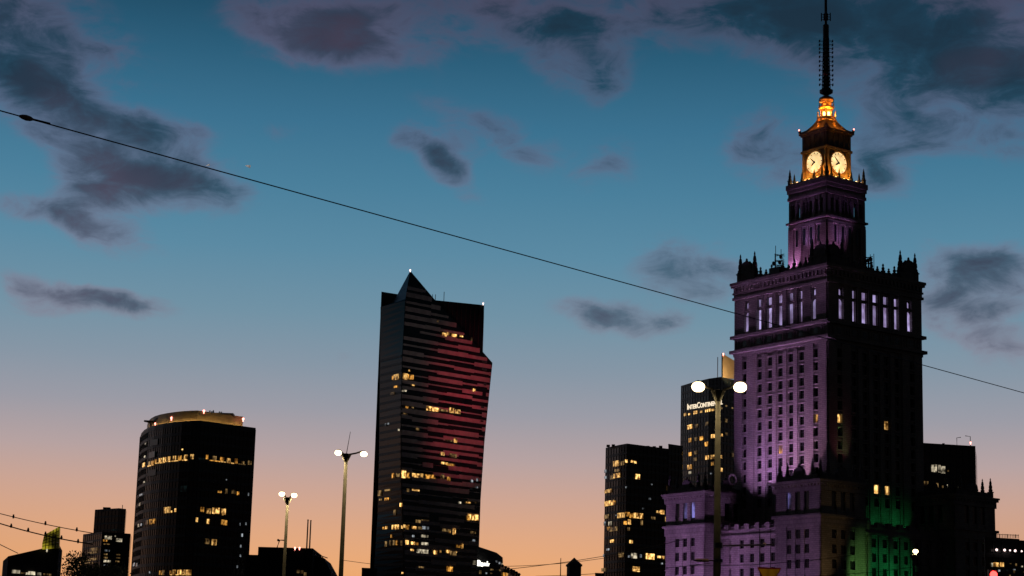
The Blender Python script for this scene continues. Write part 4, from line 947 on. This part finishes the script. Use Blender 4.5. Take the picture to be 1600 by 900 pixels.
# --- pointed pillar and thin mast on the horizon
pb = P(897, 882, 350); zt = P(897, 871, 350).z
pt = thing('pointed_pillar', 'dark stone pillar with pointed cap, alone on the orange horizon', 'pillar', (pb.x, pb.y, 0), .2)
MB().box(-1.05, 1.05, -1.05, 1.05, 0, pb.z).build('shaft', 'sooty_stone', pt)
MB().add([(-1.12, -1.12, pb.z), (1.12, -1.12, pb.z), (1.12, 1.12, pb.z), (-1.12, 1.12, pb.z), (0, 0, zt)], [(3, 2, 1, 0), (0, 1, 4), (1, 2, 4), (2, 3, 4), (3, 0, 4)]).build('cap', 'sooty_stone', pt)
MB().box(-1.2, 1.2, -1.2, 1.2, pb.z-.35, pb.z-.003).build('collar', 'sooty_stone', pt)
p = P(876.3, 872, 340); ms = thing('thin_mast', 'thin bare mast just left of the pointed pillar', 'mast', (p.x, p.y, 0))
MB().lathe([(.16, 0), (.1, p.z*.8), (.06, p.z)], 8).build('pole', 'dark_metal', ms); MB().box(-.35, .35, -.35, .35, 0, .5).build('base', 'dark_metal', ms)

# --- dark office tower left of the stone skyscraper
fo = [XY(980, 693, 900), XY(1044, 701.5, 915), XY(1046, 701, 945), XY(947, 698, 918), XY(967.5, 694.5, 906)]
jt = building('dark_office_tower', 'dark office block with scattered yellow windows, between orange sky and hotel', fo, P(980, 693, 900).z, vis=[0, 3, 4], floor_h=3.75, band=1.2, bay=2.4, cat='tower')
f2 = [XY(1044.5, 693.5, 918), XY(1066, 696, 924), XY(1067, 696, 950), XY(1045, 694, 946)]
building('', '', f2, P(1044.5, 693.5, 918).z, vis=[0], floor_h=3.75, band=1.2, bay=2.4, root=jt)
jl = jt.location
tr = MB()
for px in (950, 958, 984, 992, 1002, 1012, 1022, 1032):
    p = P(px, 696, 912); tr.box(p.x-jl.x-.6, p.x-jl.x+.9, p.y-jl.y, p.y-jl.y+2, P(980, 693, 900).z-.2, P(980, 693, 900).z+random.uniform(.3, 1.1))
tr.build('roof_plant', 'dark_metal', jt)
lit(jt, edges_of(fo, [0, 3, 4]), [(422, 182, 34, 36), (460, 180, 26, 26, D_), (482, 165, 14, 20), (520, 168, 18, 14), (540, 173, 14, 14), (430, 225, 30, 16, D_), (400, 268, 24, 26, D_), (428, 258, 40, 28), (555, 265, 28, 32), (372, 357, 44, 22), (378, 435, 58, 32), (412, 432, 12, 26, A_), (362, 520, 28, 26, D_), (385, 565, 20, 26, WH_), (455, 512, 44, 32), (490, 505, 26, 26, A_), (515, 515, 22, 30, A_), (560, 515, 60, 34),
    (502, 555, 18, 32), (475, 560, 20, 22, A_), (580, 560, 14, 30, D_), (375, 597, 18, 22, A_), (405, 600, 50, 26, D_), (497, 600, 14, 22, D_), (690, 490, 26, 14), (712, 492, 24, 26), (655, 530, 26, 16, D_), (747, 537, 28, 32), (745, 338, 12, 26, D_), (398, 677, 24, 18), (513, 681, 20, 20), (372, 730, 20, 12, CO_), (455, 765, 32, 32, D_), (502, 775, 16, 14, CO_), (532, 770, 36, 34, WH_), (575, 772, 10, 20, CO_), (635, 775, 54, 36), (692, 778, 18, 14), (716, 781, 14, 18), (744, 787, 20, 26), (545, 856, 44, 32),
    (632, 407, 14, 12, CO_), (645, 315, 8, 8, CO_), (728, 410, 12, 10, CO_), (488, 333, 8, 10, CO_), (590, 470, 10, 10, CO_), (355, 230, 12, 20, CO_), (355, 270, 12, 16, CO_), (350, 565, 10, 24, CO_), (345, 770, 10, 18, CO_), (345, 860, 30, 22, D_), (425, 512, 8, 8, CO_), (710, 820, 10, 10, CO_)], (860, 680), 4.09)
fo = [XY(930, 895, 860), XY(943, 894.5, 861), XY(943, 894.5, 875), XY(931, 895, 875)]
building('low_kiosk_block', 'tiny dark block at the left foot of the dark office tower', fo, P(930, 895, 860).z, vis=[0], bay=3)

# --- hotel with rooftop fin
fo = [XY(1126, 589, 980), XY(1152, 592, 990), XY(1168, 596, 1015), XY(1064.5, 604.5, 1012), XY(1082, 599.5, 1000), XY(1108, 592.8, 986)]
ht = building('hotel_tower', 'dark hotel tower with lit lettering, behind the near street lamp', fo, P(1126, 589, 980).z, vis=[0, 3, 4, 5], floor_h=3.6, band=1.2, bay=2.6, cat='tower')
hl = ht.location
fa, fb_, fc_, fd_ = P(1128.6, 590, 985), P(1128.6, 552.5, 985), P(1150, 565, 992), P(1150, 592, 992)
vs = [v-Vector((hl.x, hl.y, 0)) for v in (fa, fb_, fc_, fd_)]
MB().add(vs+[v+Vector((.4, 1.5, 0)) for v in vs], [(0, 1, 2, 3), (7, 6, 5, 4)]+[(i, 4+i, 4+(i+1) % 4, (i+1) % 4) for i in range(4)]).build('roof_fin', 'crown_panel', ht)
MB().tube([vs[0]+Vector((-.1, -.3, 0)), vs[1]+Vector((-.1, -.3, 0))], .35, 5).build('fin_edge', 'dark_metal', ht)
light('fin_flood', 'SPOT', P(1142, 591, 976), 9000, (1, .6, .26), P(1141, 574, 988), .4, 110, .8)
beacon(ht, 1130, 553, 984.5, .45); rod(ht, 1121.5, 592, 558, 984, .2)
ed = edges_of(fo, [0, 3, 4, 5])
lit(ht, ed, [(635, 485, 14, 20), (665, 483, 12, 12), (708, 470, 26, 22), (748, 465, 14, 14), (795, 457, 34, 18), (830, 452, 16, 14), (668, 572, 32, 30), (715, 566, 20, 24, D_), (788, 550, 20, 26, D_), (670, 665, 16, 28, A_), (712, 657, 16, 26, D_), (750, 652, 22, 28, A_), (832, 637, 28, 26), (886, 628, 12, 18), (785, 693, 24, 30, A_), (670, 763, 18, 26, A_), (710, 752, 18, 24, D_), (705, 800, 22, 24, D_), (790, 787, 24, 28), (828, 783, 30, 28), (883, 782, 14, 22), (828, 830, 20, 24, D_), (667, 855, 30, 30, A_), (882, 872, 16, 26),
    (918, 527, 16, 24, D_), (920, 622, 14, 18, D_), (965, 770, 18, 26, D_), (965, 440, 16, 10, D_), (920, 425, 12, 10, D_), (885, 440, 10, 12, D_), (670, 893, 16, 16, WH_)], (930, 540), 4.5)
lit(ht, ed, [(240, 48, 28, 34), (246, 96, 14, 12, WH_), (420, 22, 20, 28, A_), (480, 70, 20, 28), (222, 180, 20, 30, D_), (410, 100, 14, 10, CO_)], (1030, 720), 5)
hs = 3.35
w0, w1 = Vector(fo[4]), Vector(fo[5]); 
# the sign stands on its own rail parallel to the curved front
text('InterContinental', 1074, 1129, 640, 631.2, 996, 974, ht, 'sign_glow', big=(0, 5))

# --- dark slab at the right behind the skyscraper
fo = [XY(1425, 691, 760), XY(1523.5, 693.5, 766), XY(1526, 694, 800), XY(1425, 691, 795)]
rs_ = building('right_office_slab', 'black flat-topped office slab behind the right shoulder of the skyscraper', fo, P(1425, 691, 760).z, vis=[0], floor_h=3.8, band=1.2, bay=2.6)
rl = rs_.location
for px, py in ((1495, 684), (1516, 682)):
    p = P(px, py, 770); zr_ = P(1425, 691, 760).z; MB().tube([(p.x-rl.x, p.y-rl.y, zr_), (p.x-rl.x, p.y-rl.y, p.z), (p.x-rl.x+(1.6 if px < 1500 else -2), p.y-rl.y, p.z+.2)], .14, 4).build('roof_davit', 'dark_metal', rs_)
MB().box(-2+P(1489, 690, 770).x-rl.x, -1.2+P(1489, 690, 770).x-rl.x, -1, 0, P(1425, 691, 760).z, P(1489, 688, 770).z).build('roof_vent', 'dark_metal', rs_)
beacon(rs_, 1516.5, 691.5, 766, .35); beacon(rs_, 1440, 715.5, 759, .3)
lit(rs_, edges_of(fo, [0]), [(640, 212, 14, 44, WH_), (658, 212, 20, 48, WH_), (684, 215, 14, 48, WH_), (708, 222, 26, 46, WH_), (598, 308, 30, 28, D_), (645, 325, 14, 22, WH_), (664, 322, 26, 32, D_), (730, 325, 14, 20, WH_), (813, 333, 10, 14, WH_), (775, 345, 14, 10, D_), (705, 330, 10, 14, D_), (577, 215, 8, 10, CO_), (740, 228, 8, 10, D_)], (1300, 680), 4.09)

# --- low building at the right edge
fo = [XY(1538, 839, 500), XY(1592, 839.5, 503), XY(1592, 841, 530), XY(1538, 840, 530)]
eb_ = building('edge_office_block', 'low dark building with railed roof and white lamps at the right frame edge', fo, P(1538, 839, 500).z, vis=[0], floor_h=3.9, band=1.0, bay=2.5)
f2 = [XY(1590, 844, 505), XY(1640, 846, 508), XY(1640, 847, 530), XY(1590, 845, 530)]
building('', '', f2, P(1590, 844, 505).z, vis=[0], floor_h=3.9, band=1.0, bay=2.5, root=eb_)
rl = eb_.location; zt = P(1538, 839, 500).z
for k in range(18):
    p = P(1549+k*2.5, 838, 501); MB().tube([(p.x-rl.x, p.y-rl.y, zt), (p.x-rl.x, p.y-rl.y, zt+.95)], .06 if k % 5 else .12, 4).build('railing_post', 'dark_metal', eb_)
p, q = P(1549, 838, 501), P(1592, 838, 503); MB().tube([(p.x-rl.x, p.y-rl.y, zt+.9), (q.x-rl.x, q.y-rl.y, zt+.9)], .06, 4).build('handrail', 'dark_metal', eb_)
ed = edges_of(fo, [0])+edges_of(f2, [0])
for X, Y_ in ((290, 445), (430, 450), (525, 455), (615, 462), (730, 470)):
    px, py = 1530+X/11.26, 820+Y_/11.26; p = P(px, py, 501); MB().ball((p.x-rl.x, p.y-rl.y-1, p.z), .32 if X not in (525, 730) else .22).build('wall_lamp', 'beacon_white', eb_)
lit(eb_, ed, [(215, 705, 22, 64, WH_), (285, 700, 92, 72), (390, 700, 60, 72), (340, 715, 40, 44, A_), (640, 705, 20, 40, D_), (540, 685, 20, 14, D_), (742, 735, 22, 24, WH_), (605, 790, 36, 20, CO_), (607, 825, 22, 56, D_), (340, 808, 30, 30, CO_), (415, 805, 34, 24, TE_), (487, 806, 36, 28, TE_), (670, 805, 20, 16, TE_), (780, 830, 30, 20, D_), (530, 890, 16, 12, D_)], (1530, 820), 11.26)

# ------------------------------------------------------------------ street lamps
def lamp(label, px, py_hub, heads, Y, aerial=False, r0=.13, hr=.27, pw=300):
    """two-headed street lamp: pole, hub, arms and glowing heads"""
    pb = P(px, py_hub, Y); root = thing('street_lamp', label, 'street lamp', (pb.x, pb.y, 0), 0, 'street lamps in the square'); hz = pb.z
    MB().lathe([(r0*1.9, 0), (r0*1.9, .9), (r0*1.3, 1.0), (r0*1.2, 4), (r0*.75, hz-.25)], 14).build('pole', 'pole_paint', root, smooth=True)
    MB().lathe([(r0*.8, hz-.32), (.2, hz-.06), (.24, hz+.02), (.08, hz+.07)], 12).build('hub', 'pole_paint', root)
    for (hx, hy) in heads:
        h = P(hx, hy, Y); lx, lz = h.x-pb.x, h.z
        s_ = 1 if lx > 0 else -1
        MB().tube([(s_*.08, 0, hz+.02), (lx*.55, 0, (hz+lz)/2+.06), (lx-s_*.05, 0, lz+hr*.85)], .04, 6).build('arm', 'pole_paint', root)
        hd = MB(); hd.lathe([(hr*.62, lz+hr*.72), (hr*.5, lz+hr*.85), (hr*.2, lz+hr*.95), (hr*.1, lz+hr)], 14, (lx, 0)); hd = hd.build('head', 'dark_metal', root)
        MB().ball((lx, 0, lz), hr*.98, hr*.98, hr*.8, 18, 10).build('bowl', 'lamp_glow', hd, smooth=True)
        light('lamp_light', 'SPOT', (pb.x+lx, pb.y, lz-hr*.9), pw, (1, .74, .36), (pb.x+lx, pb.y, 0), .12, 170, .3)
    if aerial: MB().tube([(0, 0, hz), (.14, 0, hz+1.05)], [.018, .01], 5).build('aerial', 'dark_metal', root)
    return root
near = lamp('nearest tall street lamp, twin glowing heads before the purple skyscraper', 1122, 612, [(1091, 604.5), (1156.5, 605)], 63, r0=.11, hr=.215, pw=190)
lamp('twin-headed street lamp with thin aerial, standing left of the striped tower', 541, 711, [(528.5, 707.5), (568.5, 709.5)], 88, True, r0=.10, hr=.155)
lamp('smaller twin-headed street lamp beside the rounded office tower', 449.5, 779, [(440.5, 772), (459.5, 774)], 106, r0=.095, hr=.16)
rl4 = lamp('short street lamp low before the green-lit wall', 1427.5, 868, [(1430.5, 861.5)], 125, r0=.11, hr=.17)

# cantilever arm with the hanging give-way sign
Yn = 63
a0, a1 = P(1122, 852.5, Yn), P(1208, 851, Yn+3)
ca = thing('cantilever_arm', 'thin horizontal lamplit bracket arm reaching right from the nearest lamp pole', 'bracket', (a0.x, a0.y, a0.z))
MB().tube([(.1, 0, 0), (a1.x-a0.x, 3, a1.z-a0.z)], .028, 8).build('arm', 'pole_paint', ca); MB().lathe([(.15, -.08), (.15, .08)], 12).build('clamp', 'dark_metal', ca)
MB().ball(((a1.x-a0.x)*.84, 3*.84, (a1.z-a0.z)*.84+.02), .06).build('insulator', 'ceramic', ca)
b0 = P(1122, 876, Yn); b1 = P(1084, 875.5, Yn-1)
ca2 = thing('short_bracket', 'short dim bracket reaching left from the nearest lamp pole, below the arm', 'bracket', (b0.x, b0.y, b0.z))
MB().tube([(-.1, 0, 0), (b1.x-b0.x, -1, b1.z-b0.z)], .022, 8).build('arm', 'pole_paint', ca2); MB().lathe([(.15, -.05), (.15, .05)], 12).build('clamp', 'dark_metal', ca2)
p = P(1097, 875.5, Yn-.6); MB().tube([(p.x-b0.x-.2, -.6, p.z-b0.z), (p.x-b0.x+.2, -.6, p.z-b0.z)], .05, 8).build('insulator', 'ceramic', ca2)
sc = P(1202, 887, Yn+2.9); sw = .40
sg = thing('give_way_sign', 'yellow inverted triangle sign hanging from the bracket arm', 'road sign', (sc.x, sc.y, sc.z))
def tri(w, y0, y1, zt):
    pts = [(-w, zt), (w, zt), (w*.07, zt-w*1.68), (-w*.07, zt-w*1.68)]; mb = MB()
    return mb.add([(x, y0, z) for x, z in pts]+[(x, y1, z) for x, z in pts], [(3, 2, 1, 0), (4, 5, 6, 7)]+[(i, (i+1) % 4, 4+(i+1) % 4, 4+i) for i in range(4)])
tri(sw, 0, .02, 0).build('border', 'sign_red', sg); tri(sw*.87, -.004, -.001, -.045).build('face', 'sign_yellow', sg)
for px in (1187, 1204):
    t_ = P(px, 826, Yn+2.95); MB().tube([(t_.x-sc.x, .05, t_.z-sc.z), (t_.x-sc.x, .05, -.1)], .012, 6).build('hanger', 'dark_metal', sg)

# traffic light at the right edge
tp = P(1552.5, 898, 75); tf = thing('traffic_light', 'red traffic light glowing at the bottom right of the frame', 'traffic light', (tp.x, tp.y, 0))
MB().lathe([(.1, 0), (.07, tp.z-.9)], 10, (0, .22)).build('pole', 'dark_metal', tf)
hs_ = MB().box(-.17, .17, 0, .25, tp.z-.85, tp.z+.2).build('housing', 'dark_metal', tf)
for k in range(3):
    MB().ball((0, -.02, tp.z-k*.3), .14, .06, .14, 14, 8).build('lens', 'signal_red' if k == 0 else 'night_pane', tf)
    v = MB(); v.tube([(0, -.02, tp.z-k*.3+.15), (0, -.2, tp.z-k*.3+.14)], .02, 4); v.box(-.15, .15, -.2, -.01, tp.z-k*.3+.145, tp.z-k*.3+.16); v.build('visor', 'dark_metal', hs_)

# ------------------------------------------------------------------ wires
def wire(name, label, a, b, r, sag=0., n=24, group='overhead wires', ext=(0, 0)):
    a, b = Vector(a), Vector(b); d = b-a; a2 = a-d*ext[0]; b2 = b+d*ext[1]
    o = (a+b)/2; root = thing(name, label, 'wire', o, 0, group); pts = []
    for i in range(n+1):
        t = i/n; p = a2.lerp(b2, t); tt = (t*(1+ext[0]+ext[1])-ext[0]); p.z -= sag*4*tt*(1-tt); pts.append(p-o)
    MB().tube(pts, r, 5).build('cable', 'cable', root); return root, (lambda t: a.lerp(b, t)-Vector((0, 0, sag*4*t*(1-t)))-o)
w1, f1_ = wire('overhead_wire', 'long thin cable crossing the whole sky diagonally down to the right', P(0, 173, 22), P(1600, 614, 40), .0085, .0, 60, ext=(.25, .3))
for t, px, py in ((0, 41, 184),):
    c_ = P(px, py, 22.1); 
    d = (P(60, 188.5, 22.2)-P(20, 178.5, 22.0)).normalized(); o = Vector(w1.location); e_ = c_-o
    MB().tube([e_-d*.09, e_-d*.05, e_, e_+d*.05, e_+d*.09], [.012, .028, .036, .03, .012], 8).build('insulator', 'ceramic', w1)
    MB().tube([e_+d*.09, e_+d*.3], .013, 6).build('splice', 'dark_metal', w1)
def hangers(root, spots, Y, r=.032):
    for px, py in spots:
        p = P(px, py, Y)-Vector(root.location); MB().lathe([(.02, p.z-1.6*r), (r*.7, p.z-r), (r, p.z), (r*.6, p.z+r), (.02, p.z+1.7*r)], 8, (p.x, p.y)).build('insulator', 'dark_metal', root)
w2, _ = wire('contact_wire', 'upper thin wire with three insulators at the left edge', P(0, 802.5, 52), P(148, 833.5, 52), .011, .03, ext=(.5, 0)); hangers(w2, [(21, 807), (71, 817.5), (120, 827.3)], 52)
w3, _ = wire('contact_wire', 'thicker lower wire with five insulators at the left edge', P(0, 818, 52), P(146, 850.5, 52), .016, .05, ext=(.5, 0)); hangers(w3, [(17.5, 821.5), (44, 828), (71, 834), (96, 840), (122, 845.6)], 52, .034)
wire('contact_wire', 'short thin wire descending behind the fin-roofed building', P(-10, 846, 56), P(28, 864.5, 60), .012, 0, ext=(.8, 0))
wire('contact_wire', 'faint wire rising to the right across the dark office tower', P(752, 893, 64), P(1046, 848, 70), .010, .12, ext=(.2, .1))
wire('contact_wire', 'faint wire above the horizon left of the dark office tower', P(820, 884, 68), P(944, 872, 72), .009, .04, ext=(.3, .8))
wire('contact_wire', 'lowest faint wire across the foot of the dark office tower', P(880, 899, 70), P(1110, 880, 66), .010, .05, ext=(.2, 0))
wire('contact_wire', 'dark wire across the lower purple walls beside the hanging sign', P(1100, 884, 66), P(1330, 868, 70), .011, .08, ext=(.1, 0))
wire('contact_wire', 'dark wire before the green-lit wall at the bottom right', P(1280, 900, 70), P(1440, 884, 72), .011, .05, ext=(.2, .1))
wire('contact_wire', 'thin wire crossing the foot of the striped tower', P(548, 877, 75), P(690, 893, 72), .009, .02, ext=(.1, .6))

# ------------------------------------------------------------------ tree in the lower left
tp = P(140, 905, 100); tr = thing('street_tree', 'dark leafy treetop rising between the two left buildings', 'tree', (tp.x, 100, 0))
MB().tube([(0, 0, 0), (.05, 0, 2.4), (-.05, .05, 4.2), (.1, 0, 5.4)], [.17, .13, .1, .05], 8).build('trunk', 'bark', tr)
rt_ = random.Random(11); tips = []
for px, py in ((113, 873), (118, 882), (126, 884), (130, 871), (108, 893), (121, 897), (135, 892), (146, 897), (158, 899), (172, 900), (188, 903), (150, 912), (120, 915), (135, 920), (165, 918), (180, 925), (200, 912), (100, 915), (112, 925), (150, 935), (172, 945), (142, 890), (152, 888), (165, 891), (178, 890), (190, 893), (158, 906), (140, 908), (126, 903)):
    p = P(px, py, 100+rt_.uniform(-.9, .9)); tips.append(p-Vector((tp.x, 100, 0)))
lm = MB()
for p in tips:
    MB().tube([(0, 0, 3.6+rt_.random()), (p.x*.5, p.y*.5, 4.4+p.z*.12), (p.x, p.y, p.z)], [.05, .03, .012], 5).build('limb', 'bark', tr)
    for k in range(150):
        c_ = p+Vector((rt_.gauss(0, .20), rt_.gauss(0, .25), rt_.gauss(-.05, .17))); u = Vector((rt_.gauss(0, 1), rt_.gauss(0, 1), rt_.gauss(0, 1))).normalized(); v = u.orthogonal().normalized(); s_ = rt_.uniform(.05, .1)
        lm.add([c_-u*s_, c_+v*s_*.5, c_+u*s_, c_-v*s_*.5], [(0, 1, 2, 3)])
lm.build('crown', 'leaf', tr, 'stuff')

# ------------------------------------------------------------------ two far aircraft trails still in sunlight
for px0, py0, px1, py1, lb_, w in ((383, 258.5, 391, 260.3, 'brighter short white aircraft trail above the long cable', 26), (321.5, 259, 327.5, 257.2, 'fainter short white aircraft trail nearer the long cable', 15)):
    a, b = P(px0, py0, 30000), P(px1, py1, 30000); o = (a+b)/2; v = thing('aircraft_trail', lb_, 'trail', o, 0, 'far aircraft trails')
    MB().tube([a-o, (a-o)*.2, b-o, (b-o)*1.1], [1., w*.5, w, 2.], 8).build('vapour', 'vapour', v)
